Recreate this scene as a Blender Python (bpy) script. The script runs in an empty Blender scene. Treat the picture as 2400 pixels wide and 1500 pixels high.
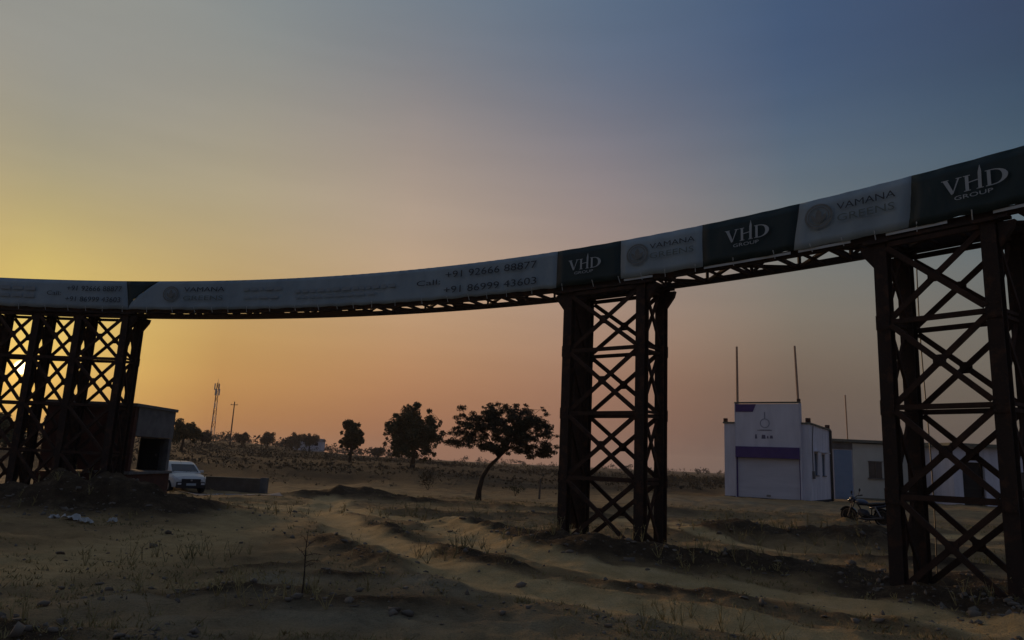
import bpy, math, random
import numpy as np
from mathutils import Matrix, Vector

# ------------------------------------------------------------------ camera
S = bpy.context.scene
COL = S.collection
CAM_Z = 1.75
camera = bpy.data.objects.new('camera', bpy.data.cameras.new('camera'))
COL.objects.link(camera); S.camera = camera
camera.data.sensor_width = 36.0
camera.data.lens = 36.0 * 1731 / 2400
camera.data.clip_start = 0.1; camera.data.clip_end = 9000
PITCH = math.atan(335 / 1731); ROLL = math.atan(0.045)
_f = Vector((0, math.cos(PITCH), math.sin(PITCH))); _u = Vector((0, -math.sin(PITCH), math.cos(PITCH))); _r = Vector((1, 0, 0))
_ri = _r * math.cos(ROLL) + _u * math.sin(ROLL); _up = _u * math.cos(ROLL) - _r * math.sin(ROLL)
_m = Matrix((_ri, _up, -_f)).transposed().to_4x4(); _m.translation = (0, 0, CAM_Z)
camera.matrix_world = _m

# ------------------------------------------------------------------ sky
SUN_AZ = math.radians(-33.45); SUN_EL = math.radians(4.67)
SUN_DIR = Vector((math.sin(SUN_AZ) * math.cos(SUN_EL), math.cos(SUN_AZ) * math.cos(SUN_EL), math.sin(SUN_EL)))
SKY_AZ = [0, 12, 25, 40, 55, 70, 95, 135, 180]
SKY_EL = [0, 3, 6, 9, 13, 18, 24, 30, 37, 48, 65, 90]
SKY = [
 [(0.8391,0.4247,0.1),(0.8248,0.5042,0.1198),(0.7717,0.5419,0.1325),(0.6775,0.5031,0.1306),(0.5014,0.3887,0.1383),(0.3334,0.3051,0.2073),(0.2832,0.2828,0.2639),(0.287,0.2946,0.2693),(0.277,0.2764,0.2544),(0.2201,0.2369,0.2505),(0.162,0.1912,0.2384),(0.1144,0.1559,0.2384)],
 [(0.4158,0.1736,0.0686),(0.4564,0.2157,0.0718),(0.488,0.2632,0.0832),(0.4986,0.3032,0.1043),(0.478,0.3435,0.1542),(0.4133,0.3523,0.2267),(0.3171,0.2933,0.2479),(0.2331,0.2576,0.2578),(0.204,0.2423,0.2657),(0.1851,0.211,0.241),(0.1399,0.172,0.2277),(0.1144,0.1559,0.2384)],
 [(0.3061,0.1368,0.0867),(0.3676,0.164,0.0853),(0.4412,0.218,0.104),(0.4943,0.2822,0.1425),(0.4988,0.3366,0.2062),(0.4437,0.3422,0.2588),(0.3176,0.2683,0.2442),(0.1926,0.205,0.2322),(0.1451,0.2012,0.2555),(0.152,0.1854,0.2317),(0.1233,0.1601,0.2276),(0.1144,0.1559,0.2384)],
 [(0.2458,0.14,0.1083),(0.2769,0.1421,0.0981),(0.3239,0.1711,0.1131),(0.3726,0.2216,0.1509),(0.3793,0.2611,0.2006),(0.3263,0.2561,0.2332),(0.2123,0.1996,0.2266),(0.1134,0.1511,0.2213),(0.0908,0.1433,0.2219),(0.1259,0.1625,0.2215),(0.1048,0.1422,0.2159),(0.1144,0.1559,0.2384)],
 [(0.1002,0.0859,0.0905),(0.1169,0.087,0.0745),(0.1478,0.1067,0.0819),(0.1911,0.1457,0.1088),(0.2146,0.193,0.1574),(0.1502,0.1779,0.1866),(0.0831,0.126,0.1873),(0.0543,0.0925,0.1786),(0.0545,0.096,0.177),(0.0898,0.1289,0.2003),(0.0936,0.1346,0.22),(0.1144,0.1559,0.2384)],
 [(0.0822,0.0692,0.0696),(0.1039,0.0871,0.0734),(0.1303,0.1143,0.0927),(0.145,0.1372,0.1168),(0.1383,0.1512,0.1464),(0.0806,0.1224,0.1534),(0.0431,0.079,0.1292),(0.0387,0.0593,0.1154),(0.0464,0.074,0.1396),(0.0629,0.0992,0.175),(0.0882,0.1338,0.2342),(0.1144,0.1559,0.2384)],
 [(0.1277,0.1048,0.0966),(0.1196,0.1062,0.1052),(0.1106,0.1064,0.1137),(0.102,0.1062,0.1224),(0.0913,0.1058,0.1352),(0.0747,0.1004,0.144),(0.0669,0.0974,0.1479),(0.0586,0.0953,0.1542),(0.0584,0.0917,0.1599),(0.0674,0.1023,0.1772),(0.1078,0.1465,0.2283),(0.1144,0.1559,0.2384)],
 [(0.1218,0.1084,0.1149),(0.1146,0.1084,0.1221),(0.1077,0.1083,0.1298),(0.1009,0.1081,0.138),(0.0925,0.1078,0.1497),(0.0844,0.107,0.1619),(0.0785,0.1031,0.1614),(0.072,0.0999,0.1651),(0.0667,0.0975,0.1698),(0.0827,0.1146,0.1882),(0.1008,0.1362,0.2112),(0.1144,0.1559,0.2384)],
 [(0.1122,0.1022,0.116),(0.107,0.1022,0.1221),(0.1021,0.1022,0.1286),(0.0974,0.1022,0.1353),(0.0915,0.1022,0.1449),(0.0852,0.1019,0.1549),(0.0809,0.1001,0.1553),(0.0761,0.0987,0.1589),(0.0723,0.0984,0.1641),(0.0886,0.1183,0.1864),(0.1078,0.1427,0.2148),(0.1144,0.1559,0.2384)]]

world = bpy.data.worlds.new('World'); S.world = world; world.use_nodes = True
nt = world.node_tree; nt.nodes.clear()
def wn(t, **k):
    n = nt.nodes.new(t)
    for a, b in k.items(): setattr(n, a, b)
    return n
def wmath(op, a, b=None, clamp=False):
    n = wn('ShaderNodeMath', operation=op, use_clamp=clamp)
    for i, v in enumerate((a, b)):
        if v is None: continue
        if isinstance(v, (int, float)): n.inputs[i].default_value = v
        else: nt.links.new(v, n.inputs[i])
    return n.outputs[0]
tc = wn('ShaderNodeTexCoord'); nrm = wn('ShaderNodeVectorMath', operation='NORMALIZE'); nt.links.new(tc.outputs['Generated'], nrm.inputs[0])
sep = wn('ShaderNodeSeparateXYZ'); nt.links.new(nrm.outputs[0], sep.inputs[0])
X, Y, Z = sep.outputs
elev = wmath('DIVIDE', wmath('ARCSINE', Z), math.pi / 2, True)
hor = wmath('MAXIMUM', wmath('SQRT', wmath('ADD', wmath('MULTIPLY', X, X), wmath('MULTIPLY', Y, Y))), 1e-4)
cosd = wmath('DIVIDE', wmath('ADD', wmath('MULTIPLY', X, math.sin(SUN_AZ)), wmath('MULTIPLY', Y, math.cos(SUN_AZ))), hor)
daz = wmath('MULTIPLY', wmath('ARCCOSINE', wmath('MINIMUM', wmath('MAXIMUM', cosd, -1.0), 1.0)), 180 / math.pi)
prev = None
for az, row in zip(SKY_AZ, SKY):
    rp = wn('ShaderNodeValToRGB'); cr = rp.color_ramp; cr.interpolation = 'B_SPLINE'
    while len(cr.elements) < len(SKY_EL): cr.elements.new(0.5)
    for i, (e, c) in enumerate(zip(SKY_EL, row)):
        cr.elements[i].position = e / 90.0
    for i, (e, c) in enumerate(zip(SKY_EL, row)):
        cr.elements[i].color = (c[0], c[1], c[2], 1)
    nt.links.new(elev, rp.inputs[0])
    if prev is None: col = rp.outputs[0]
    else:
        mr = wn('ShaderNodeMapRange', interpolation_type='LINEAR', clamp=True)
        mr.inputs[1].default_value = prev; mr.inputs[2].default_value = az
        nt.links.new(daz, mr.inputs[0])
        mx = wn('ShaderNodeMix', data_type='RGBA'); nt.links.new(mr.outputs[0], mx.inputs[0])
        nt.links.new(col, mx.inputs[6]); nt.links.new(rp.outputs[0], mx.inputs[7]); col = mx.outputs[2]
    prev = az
# faint uneven dusty haze layers so the gradient is not perfectly clean
mpn = wn('ShaderNodeMapping'); mpn.inputs['Scale'].default_value = (2.2, 2.2, 16.0); nt.links.new(nrm.outputs[0], mpn.inputs[0])
nz = wn('ShaderNodeTexNoise'); nz.inputs['Scale'].default_value = 1.6; nz.inputs['Detail'].default_value = 5; nt.links.new(mpn.outputs[0], nz.inputs[0])
nm = wn('ShaderNodeMapRange'); nm.inputs[1].default_value = .25; nm.inputs[2].default_value = .75; nm.inputs[3].default_value = .965; nm.inputs[4].default_value = 1.035
nt.links.new(nz.outputs[0], nm.inputs[0])
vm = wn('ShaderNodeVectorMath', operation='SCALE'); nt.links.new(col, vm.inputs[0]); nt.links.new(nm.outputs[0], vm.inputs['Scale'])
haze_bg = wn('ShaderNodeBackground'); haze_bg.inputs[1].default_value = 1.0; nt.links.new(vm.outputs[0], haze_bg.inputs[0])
# physical sky, faint: its aureole round the low sun
sk = wn('ShaderNodeTexSky'); sk.sky_type = 'NISHITA'; sk.sun_disc = False; sk.sun_elevation = SUN_EL; sk.sun_rotation = SUN_AZ
sk.dust_density = 6; sk.air_density = 1.0; sk.ozone_density = 2
sky_bg = wn('ShaderNodeBackground'); sky_bg.inputs[1].default_value = 0.003; nt.links.new(sk.outputs[0], sky_bg.inputs[0])
# the sun's own disc, seen through dust
dt = wn('ShaderNodeVectorMath', operation='DOT_PRODUCT'); nt.links.new(nrm.outputs[0], dt.inputs[0]); dt.inputs[1].default_value = SUN_DIR
gam = wmath('MULTIPLY', wmath('ARCCOSINE', wmath('MINIMUM', dt.outputs['Value'], 1.0)), 180 / math.pi)
disc = wn('ShaderNodeMapRange', interpolation_type='SMOOTHSTEP'); disc.inputs[1].default_value = .34; disc.inputs[2].default_value = .52
disc.inputs[3].default_value = 4.0; disc.inputs[4].default_value = 0.0; nt.links.new(gam, disc.inputs[0])
glow = wmath('MULTIPLY', wmath('EXPONENT', wmath('MULTIPLY', gam, -1 / 1.0)), 0.42)
sun_bg = wn('ShaderNodeBackground'); sun_bg.inputs[0].default_value = (1, .42, .03, 1); nt.links.new(glow, sun_bg.inputs[1])
disc_bg = wn('ShaderNodeBackground'); disc_bg.inputs[0].default_value = (1, .78, .42, 1); nt.links.new(disc.outputs[0], disc_bg.inputs[1])
a0 = wn('ShaderNodeAddShader'); nt.links.new(sun_bg.outputs[0], a0.inputs[0]); nt.links.new(disc_bg.outputs[0], a0.inputs[1])
a1 = wn('ShaderNodeAddShader'); a2 = wn('ShaderNodeAddShader'); wo = wn('ShaderNodeOutputWorld')
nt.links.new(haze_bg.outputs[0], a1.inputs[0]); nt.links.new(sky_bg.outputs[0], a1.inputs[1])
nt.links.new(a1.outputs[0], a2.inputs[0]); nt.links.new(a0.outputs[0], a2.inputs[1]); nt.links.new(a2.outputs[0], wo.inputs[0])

# ------------------------------------------------------------------ sun lamp, low and dimmed by dust
sl = bpy.data.lights.new('sun', 'SUN'); sl.energy = 1.8; sl.angle = math.radians(9.0); sl.color = (1, .62, .32)
so = bpy.data.objects.new('sun', sl); COL.objects.link(so)
so.rotation_euler = (-SUN_DIR).to_track_quat('-Z', 'Y').to_euler(); so.location = (-30, 45, 12)
S.view_settings.view_transform = 'Standard'; S.view_settings.look = 'None'
S.view_settings.exposure = 0.0; S.view_settings.gamma = 1.0; S.view_settings.use_curve_mapping = False
S.cycles.use_denoising = True; S.cycles.max_bounces = 6

# ------------------------------------------------------------------ materials
MATS = {}
def mat(name, base, rough=.8, c2=None, scale=4.0, lo=.35, hi=.65, bump=0.0, bscale=None, metal=0.0, spec=.3, c3=None, detail=6, coord='Object', stretch=None):
    if name in MATS: return MATS[name]
    m = bpy.data.materials.new(name); m.use_nodes = True; MATS[name] = m
    t = m.node_tree; b = t.nodes['Principled BSDF']
    b.inputs['Roughness'].default_value = rough; b.inputs['Metallic'].default_value = metal; b.inputs['Specular IOR Level'].default_value = spec
    b.inputs['Base Color'].default_value = (*base, 1)
    co = t.nodes.new('ShaderNodeTexCoord'); src = co.outputs[coord]
    if stretch:
        mp = t.nodes.new('ShaderNodeMapping'); mp.inputs['Scale'].default_value = stretch; t.links.new(src, mp.inputs[0]); src = mp.outputs[0]
    if c2:
        n = t.nodes.new('ShaderNodeTexNoise'); n.inputs['Scale'].default_value = scale; n.inputs['Detail'].default_value = detail; n.inputs['Roughness'].default_value = .62
        t.links.new(src, n.inputs[0])
        r = t.nodes.new('ShaderNodeValToRGB'); r.color_ramp.elements[0].position = lo; r.color_ramp.elements[1].position = hi
        r.color_ramp.elements[0].color = (*base, 1); r.color_ramp.elements[1].color = (*c2, 1)
        if c3: e = r.color_ramp.elements.new((lo + hi) / 2); e.color = (*c3, 1)
        t.links.new(n.outputs[0], r.inputs[0]); t.links.new(r.outputs[0], b.inputs['Base Color'])
    if bump:
        n2 = t.nodes.new('ShaderNodeTexNoise'); n2.inputs['Scale'].default_value = bscale or scale * 4; n2.inputs['Detail'].default_value = 5
        t.links.new(src, n2.inputs[0])
        bp = t.nodes.new('ShaderNodeBump'); bp.inputs['Strength'].default_value = bump; bp.inputs['Distance'].default_value = .03
        t.links.new(n2.outputs[0], bp.inputs['Height']); t.links.new(bp.outputs[0], b.inputs['Normal'])
    return m
mat('rust', (.034, .020, .014), .85, (.064, .031, .018), 4.0, bump=.3, bscale=30, c3=(.027, .018, .014))
mat('rust_bar', (.029, .018, .013), .88, (.055, .027, .017), 5.0)
mat('vinyl', (.30, .375, .42), .5, (.20, .265, .31), 1.4, .32, .78, stretch=(1, 1, .3), bump=.5, bscale=3.5)
mat('vinyl_green', (.010, .026, .030), .5, (.018, .036, .038), 1.4, .3, .75, stretch=(1, 1, .3), bump=.5, bscale=3.5)
mat('hem', (.50, .54, .55), .5)
mat('print_white', (.38, .42, .44), .5)
mat('print_dark', (.035, .045, .055), .6)
mat('print_green', (.12, .155, .15), .6)
mat('print_gold', (.14, .15, .145), .6, (.19, .20, .19), 18)
mat('print_faint', (.25, .295, .32), .6)
mat('brick_red', (.085, .035, .025), .9, (.055, .026, .02), 3.0, bump=.3)
mat('concrete', (.16, .16, .16), .9, (.09, .09, .092), 1.8, bump=.3)
mat('dark_void', (.02, .02, .022), .9)
mat('wall_white', (.68, .66, .72), .85, (.46, .45, .50), 1.6, .38, .75, bump=.1, stretch=(1, 1, .18))
mat('sign_white', (.68, .66, .72), .7, (.54, .52, .58), 1.6, .35, .75, stretch=(1, 1, .25))
mat('purple', (.085, .05, .18), .6, (.07, .04, .15), 2)
mat('shutter', (.66, .65, .71), .55, (.52, .51, .57), .8, .3, .7, stretch=(.4, .4, 3))
mat('blue_paint', (.17, .25, .37), .7, (.20, .28, .40), 1.2)
mat('cream', (.54, .54, .48), .85, (.44, .44, .39), .9, .3, .7)
mat('roof_edge', (.17, .17, .13), .9, (.12, .12, .1), 2)
mat('brown_stub', (.10, .05, .035), .9, (.07, .035, .025), 6)
mat('pole_rust', (.42, .28, .20), .8, (.34, .22, .15), 5)
mat('car_white', (.52, .52, .50), .35, spec=.5)
mat('glass_dark', (.02, .023, .026), .08, spec=.6)
mat('black_plastic', (.018, .018, .02), .5)
mat('tyre', (.02, .02, .02), .9)
mat('metal_grey', (.25, .25, .26), .35, metal=.8)
mat('lamp_glass', (.6, .6, .6), .1, spec=.8)
mat('bike_blue', (.02, .035, .07), .3, spec=.6)
mat('bark', (.06, .045, .034), .95, (.035, .027, .02), 9, bump=.5)
mat('leaf_acacia', (.045, .045, .025), .85, (.06, .05, .03), 1.2)
mat('leaf_dark', (.04, .052, .024), .85, (.055, .062, .03), .9)
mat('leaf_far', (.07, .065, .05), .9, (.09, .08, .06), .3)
mat('scrub', (.066, .052, .032), .95, (.11, .084, .048), .12, .35, .6)
mat('dry_grass', (.40, .31, .13), .95, (.18, .155, .07), .5, c3=(.28, .225, .10))
mat('stone', (.20, .165, .125), .95, (.12, .10, .08), 2.5)
mat('plastic_white', (.42, .42, .40), .5)
mat('tower_red', (.22, .05, .035), .7)
mat('tower_white', (.45, .42, .40), .7)
mat('wood_grey', (.13, .11, .09), .95, (.08, .07, .06), 5)

# ------------------------------------------------------------------ mesh helpers
class MB:
    """collects vertices and faces in world (or local) coordinates; build() links ONE mesh object"""
    def __init__(s): s.v = []; s.f = []
    def add(s, v, f):
        o = len(s.v); s.v += [tuple(p) for p in v]; s.f += [tuple(i + o for i in q) for q in f]; return s
    def box(s, c, d, rz=0.0, m=None):
        x, y, z = d[0] / 2, d[1] / 2, d[2] / 2
        vs = [Vector(p) for p in ((-x, -y, -z), (x, -y, -z), (x, y, -z), (-x, y, -z), (-x, -y, z), (x, -y, z), (x, y, z), (-x, y, z))]
        R = m if m is not None else Matrix.Rotation(rz, 3, 'Z')
        vs = [R @ p + Vector(c) for p in vs]
        return s.add(vs, [(3, 2, 1, 0), (4, 5, 6, 7), (0, 1, 5, 4), (1, 2, 6, 5), (2, 3, 7, 6), (3, 0, 4, 7)])
    def bar(s, a, b, w, h=None, side=None):
        a = Vector(a); b = Vector(b); d = (b - a); L = d.length; d /= L; h = h or w
        ref = Vector(side) if side is not None else (Vector((0, 0, 1)) if abs(d.z) < .9 else Vector((1, 0, 0)))
        n = d.cross(ref).normalized(); u = n.cross(d).normalized()
        M = Matrix((d, n, u)).transposed()
        return s.box((a + b) / 2, (L, w, h), m=M)
    def tube(s, pts, rad, n=8, cap=True):
        pts = [Vector(p) for p in pts]; k = len(pts)
        if isinstance(rad, (int, float)): rad = [rad] * k
        vs = []; prevn = None
        for i, p in enumerate(pts):
            d = (pts[min(i + 1, k - 1)] - pts[max(i - 1, 0)]).normalized()
            if prevn is None:
                prevn = d.cross(Vector((0, 0, 1)) if abs(d.z) < .9 else Vector((1, 0, 0))).normalized()
            else:
                prevn = (prevn - d * prevn.dot(d)); prevn = prevn.normalized() if prevn.length > 1e-6 else d.orthogonal().normalized()
            b = d.cross(prevn)
            for j in range(n):
                a = 2 * math.pi * j / n; vs.append(p + (prevn * math.cos(a) + b * math.sin(a)) * rad[i])
        fs = []
        for i in range(k - 1):
            for j in range(n):
                fs.append((i * n + j, i * n + (j + 1) % n, (i + 1) * n + (j + 1) % n, (i + 1) * n + j))
        if cap: fs += [tuple(range(n))[::-1], tuple((k - 1) * n + j for j in range(n))]
        return s.add(vs, fs)
    def prism(s, poly, a, b):
        """poly: list of 3D points (planar), extruded by vector b-a"""
        d = Vector(b) - Vector(a); n = len(poly); vs = [Vector(p) for p in poly] + [Vector(p) + d for p in poly]
        return s.add(vs, [tuple(range(n))[::-1], tuple(range(n, 2 * n))] + [(i, (i + 1) % n, n + (i + 1) % n, n + i) for i in range(n)])
    def lathe(s, prof, c, axis, n=20):
        axis = Vector(axis).normalized(); e1 = axis.orthogonal().normalized(); e2 = axis.cross(e1); c = Vector(c); vs = []
        for r, t in prof:
            for j in range(n):
                a = 2 * math.pi * j / n; vs.append(c + axis * t + (e1 * math.cos(a) + e2 * math.sin(a)) * r)
        k = len(prof)
        fs = [(i * n + j, i * n + (j + 1) % n, (i + 1) * n + (j + 1) % n, (i + 1) * n + j) for i in range(k - 1) for j in range(n)]
        fs += [tuple(range(n))[::-1], tuple((k - 1) * n + j for j in range(n))]
        return s.add(vs, fs)
    def build(s, name, m, parent=None, smooth=False, bevel=0.0, origin=None):
        me = bpy.data.meshes.new(name)
        o = bpy.data.objects.new(name, me); COL.objects.link(o)
        base = Vector((0, 0, 0))
        if parent is not None:
            o.parent = parent; base = parent_origin(parent)
        elif origin is not None: base = Vector(origin); o.location = base
        me.from_pydata([tuple(Vector(p) - base) for p in s.v], [], s.f); me.update()
        if m: me.materials.append(MATS[m])
        if smooth: me.polygons.foreach_set('use_smooth', [True] * len(me.polygons))
        if bevel:
            bv = o.modifiers.new('bevel', 'BEVEL'); bv.width = bevel; bv.segments = 2; bv.limit_method = 'ANGLE'
        return o
ORG = {}
def parent_origin(p):
    v = Vector((0, 0, 0))
    while p is not None:
        v = v + p.location; p = p.parent
    return v
def empty(name, loc, label=None, cat=None, group=None):
    o = bpy.data.objects.new(name, None); COL.objects.link(o); o.location = loc; o.empty_display_size = .2
    tag(o, label, cat, group); return o
def tag(o, label=None, cat=None, group=None, kind=None):
    for k, v in (('label', label), ('category', cat), ('group', group), ('kind', kind)):
        if v: o[k] = v
    return o
def fast_mesh(name, v, quads=None, tris=None, m=None, smooth=False):
    me = bpy.data.meshes.new(name); v = np.asarray(v, np.float32)
    fs = []; 
    if quads is not None and len(quads): idx = np.asarray(quads, np.int32); k = 4
    else: idx = np.asarray(tris, np.int32); k = 3
    me.vertices.add(len(v)); me.vertices.foreach_set('co', v.ravel())
    me.loops.add(idx.size); me.loops.foreach_set('vertex_index', idx.ravel())
    me.polygons.add(len(idx)); me.polygons.foreach_set('loop_start', np.arange(0, idx.size, k, dtype=np.int32))
    me.update(calc_edges=True)
    if smooth: me.polygons.foreach_set('use_smooth', np.ones(len(idx), bool))
    if m: me.materials.append(MATS[m])
    o = bpy.data.objects.new(name, me); COL.objects.link(o); return o
RNG = np.random.default_rng(7); random.seed(7)

# value noise for the terrain
_perm = np.random.default_rng(3).random((256, 256)).astype(np.float64)
def vnoise(x, y):
    xi = np.floor(x).astype(int); yi = np.floor(y).astype(int); fx = x - xi; fy = y - yi
    fx = fx * fx * (3 - 2 * fx); fy = fy * fy * (3 - 2 * fy)
    g = lambda i, j: _perm[i & 255, j & 255]
    return (g(xi, yi) * (1 - fx) + g(xi + 1, yi) * fx) * (1 - fy) + (g(xi, yi + 1) * (1 - fx) + g(xi + 1, yi + 1) * fx) * fy - .5
def fbm(x, y, o=4):
    r = 0; a = 1.0
    for i in range(o):
        r = r + a * vnoise(x * 2 ** i + 17.3 * i, y * 2 ** i + 9.1 * i); a *= .5
    return r
def sst(a, b, x):
    t = np.clip((x - a) / (b - a), 0, 1); return t * t * (3 - 2 * t)

# ------------------------------------------------------------------ ground
def seg_dist(x, y, pts):
    best = np.full(np.shape(x), 1e9)
    for (x0, y0), (x1, y1) in zip(pts[:-1], pts[1:]):
        dx, dy = x1 - x0, y1 - y0; L = dx * dx + dy * dy
        t = np.clip(((x - x0) * dx + (y - y0) * dy) / L, 0, 1)
        best = np.minimum(best, np.hypot(x - x0 - t * dx, y - y0 - t * dy))
    return best
TRACK_FAR = [(-7.2, 31), (-6.0, 26.9), (-4.2, 24), (-2.1, 21.5), (-.95, 18), (-.2, 15.6), (1.3, 13.5), (2.8, 12.7), (4.3, 12.0), (5.5, 10.8), (6.4, 9.4), (8, 6.5), (9.5, 2)]
TRACK_NEAR = [(-6.6, 28), (-6.0, 24.5), (-4.4, 20.4), (-3.0, 16.9), (-1.65, 13.7), (-.8, 11.9), (.2, 11.0), (1.85, 10.1), (3.6, 8.9), (5, 6.5), (6.5, 2)]
TRACK_LEFT = [(-6.3, 25.4), (-6.2, 19.2), (-6.3, 14.6), (-6.7, 12.4), (-7.2, 10.6), (-9, 7)]
TRACK_PALE = [(3.9, 22.3), (5.0, 20.2), (5.9, 18.2), (6.6, 17.4)]
TRACK_RIGHT = [(4, 25.5), (7, 23.6), (10, 23.4), (14, 23.5), (22, 25)]
TRACK_SIDE = [(-6.5, 27), (-9, 24.4), (-14, 25), (-30, 27)]
# mounds: x, y, height, radius along, radius across, rotation, earth weight
MOUNDS = [(-11.4, 20.1, .85, 3.0, 1.2, -.1, 1.6), (-10.2, 20.3, .25, 1.1, .9, .2, 1.4), (-8.4, 21.2, .30, 1.7, .9, -.3, 1.0), (-8.2, 22.6, .12, 2.6, .8, 0, 1.0), (-10, 24.2, .05, 2.6, .5, 0, .6),
          # dark bank of dug earth running below the middle tower
          (-1.3, 20.6, .22, 1.5, .8, -1.0, 1.1), (-.1, 18.2, .26, 1.6, .9, -1.05, 1.2), (1.2, 15.9, .24, 1.4, .9, -.9, 1.3), (3.0, 15.2, .24, 1.8, .8, -.2, 1.3), (4.9, 14.6, .18, 1.6, .75, -.35, 1.2), (6.2, 14.0, .1, 1.2, .7, -.5, 1.0),
          # berms between and beside the wheel tracks
          (-2.75, 18.2, .12, 1.5, .34, -1.15, .9), (-.75, 13.9, .15, 1.5, .38, -1.05, 1.2), (.0, 12.7, .10, .7, .3, -.8, 1.0),
          (-3.3, 15.5, .12, 1.3, .40, -1.05, .9), (-1.9, 13.0, .16, 1.1, .40, -.95, 1.2), (-2.2, 11.3, .07, .6, .22, -.2, .9), (-3.6, 12.0, .05, .9, .3, .3, .5),
          (-1.6, 9.5, .07, 1.3, .35, .1, .6), (-3.4, 9.9, .06, 1.2, .3, .2, .6), (-4.6, 7.2, .10, .7, .35, 0, 1.0),
          (2.6, 11.6, .05, 1.6, .3, -.35, .6), (5.2, 9.9, .05, 1.4, .3, -.6, .5),
          (6.8, 20.4, .36, 2.6, 1.0, -.15, .75), (9.5, 19.8, .3, 2.0, 1.2, -.3, .75), (9.0, 16.2, .1, 1.8, .6, -.3, .8),
          (6.9, 12.2, .12, 1.6, .9, -.9, 1.3), (8.4, 11.0, .16, 1.4, 1.0, -.6, 1.2), (7.3, 9.7, .22, 1.2, .9, .2, 1.2), (8.9, 13.2, .25, 1.6, 1.0, -.6, 1.0),
          (-6.4, 32.6, .42, 2.5, .8, .1, 1.2), (-3.4, 31.2, .2, 2.4, .6, -.2, .9), (-2.0, 25.5, .14, 2.0, .7, -.2, .4), (2.2, 26.5, .16, 2.5, .8, .1, .6), (1.0, 30, .12, 3, .6, 0, .5),
          (12.4, 25.6, .32, 3.4, 1.8, -.2, .2), (13.5, 31, .2, 5, 1.5, -.1, .3), (6, 30, .2, 4, 1.2, .1, .4), (-15, 15, .2, 2, 1.2, .3, .5)]
def ground_z(x, y, fine=True):
    x = np.asarray(x, float); y = np.asarray(y, float)
    r = np.hypot(x, y); yy = np.maximum(y, 1e-3); a = x / np.maximum(yy, 1.0)
    front = y > 0
    z = .25 * sst(25, 40, y) * sst(2, 9, x)
    z = z - .33 * sst(29, 35, y) * sst(-8.5, -11.5, x) * (1 - sst(48, 70, y))
    A = sst(.12, -.12, a)
    z = z + 1.0 * A * sst(45, 95, y)
    H = sst(-.17, -.38, a)
    z = z + H * (1.3 * sst(90, 160, y) + 1.9 * sst(160, 300, y)) + .9 * sst(-.02, -.2, a) * sst(130, 240, y)
    z = np.where(front, z, 0)
    for mx, my, mh, ra, rb, rot, e in MOUNDS:
        c, s = math.cos(rot), math.sin(rot); u = ((x - mx) * c + (y - my) * s) / ra; v = (-(x - mx) * s + (y - my) * c) / rb
        q = u * u + v * v
        w = np.exp(-q * 1.1)
        z = z + mh * w * (1 + .55 * fbm(x * 1.7, y * 1.7, 3))
    z = z + .16 * fbm(x * .16, y * .16, 3) * sst(4, 12, r)
    if fine:
        t1 = seg_dist(x, y, TRACK_FAR); t2 = seg_dist(x, y, TRACK_NEAR); t3 = seg_dist(x, y, TRACK_LEFT)
        pth = path_mask(x, y)
        z = z - .07 * np.exp(-(t1 / .42) ** 2) - .07 * np.exp(-(t2 / .42) ** 2) - .03 * np.exp(-(t3 / .8) ** 2)
        bn = np.clip(.45 + 1.6 * fbm(x * 1.3, y * 1.3, 3), 0, 1.4)
        z = z + bn * (.055 * np.exp(-((t1 - .75) / .26) ** 2) + .05 * np.exp(-((t2 - .72) / .24) ** 2))
        rough = (1 - .55 * pth) * (1 - sst(60, 140, r))
        em = np.clip(earth_mask(x, y), 0, 1)
        z = z + em * (.06 * np.abs(fbm(x * 2.6, y * 2.6, 4)) + .05 * np.abs(fbm(x * 7.1, y * 7.1, 2))) * (1 - sst(40, 60, r))
        z = z + rough * (.10 * fbm(x * .9, y * .9, 3) + .055 * fbm(x * 3.1, y * 3.1, 4) + .022 * fbm(x * 9.3, y * 9.3, 2))
    return z
def path_mask(x, y):
    wob = .35 * fbm(np.asarray(x) * .8, np.asarray(y) * .8, 3)
    t1 = seg_dist(x, y, TRACK_FAR) + wob; t2 = seg_dist(x, y, TRACK_NEAR) + wob; t3 = seg_dist(x, y, TRACK_LEFT) + wob; t4 = seg_dist(x, y, TRACK_SIDE) + wob
    t5 = seg_dist(x, y, TRACK_PALE) + wob * .6; t6 = seg_dist(x, y, TRACK_RIGHT) + wob
    return np.clip(np.maximum.reduce([1 - sst(.35, .95, t1), 1 - sst(.35, .9, t2), .6 * (1 - sst(.5, 2.2, t3)), .8 * (1 - sst(.8, 1.6, t4)), .9 * (1 - sst(.2, .5, t5)), .8 * (1 - sst(.3, .9, t6))]), 0, 1)
def earth_mask(x, y):
    e = np.zeros(np.shape(x))
    for mx, my, mh, ra, rb, rot, w in MOUNDS:
        c, s = math.cos(rot), math.sin(rot); u = ((x - mx) * c + (y - my) * s) / ra; v = (-(x - mx) * s + (y - my) * c) / rb
        e = np.maximum(e, w * np.exp(-(u * u + v * v) * .8))
    return e
def grey_mask(x, y):
    # patches of grey weeds over the soil
    m = np.zeros(np.shape(x))
    for gx, gy, ra, rb, rot, w in ((-1.9, 8.6, 2.6, 1.1, .1, 1), (-4.2, 9.6, 1.8, 1.0, .1, .8), (-.6, 10.6, 1.5, .7, -.5, .8), (-2.6, 10.9, 1.4, .8, 0, .7), (12.5, 38, 7, 4, -.3, .8), (8.5, 23, 4, 1.5, 0, .5), (1.8, 9.2, 1.2, .5, -.3, .6)):
        c, s = math.cos(rot), math.sin(rot); u = ((x - gx) * c + (y - gy) * s) / ra; v = (-(x - gx) * s + (y - gy) * c) / rb
        m = np.maximum(m, w * np.exp(-(u * u + v * v)))
    return np.clip(m * (1 + 1.2 * fbm(x * .9, y * .9, 3)), 0, 1)
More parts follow.
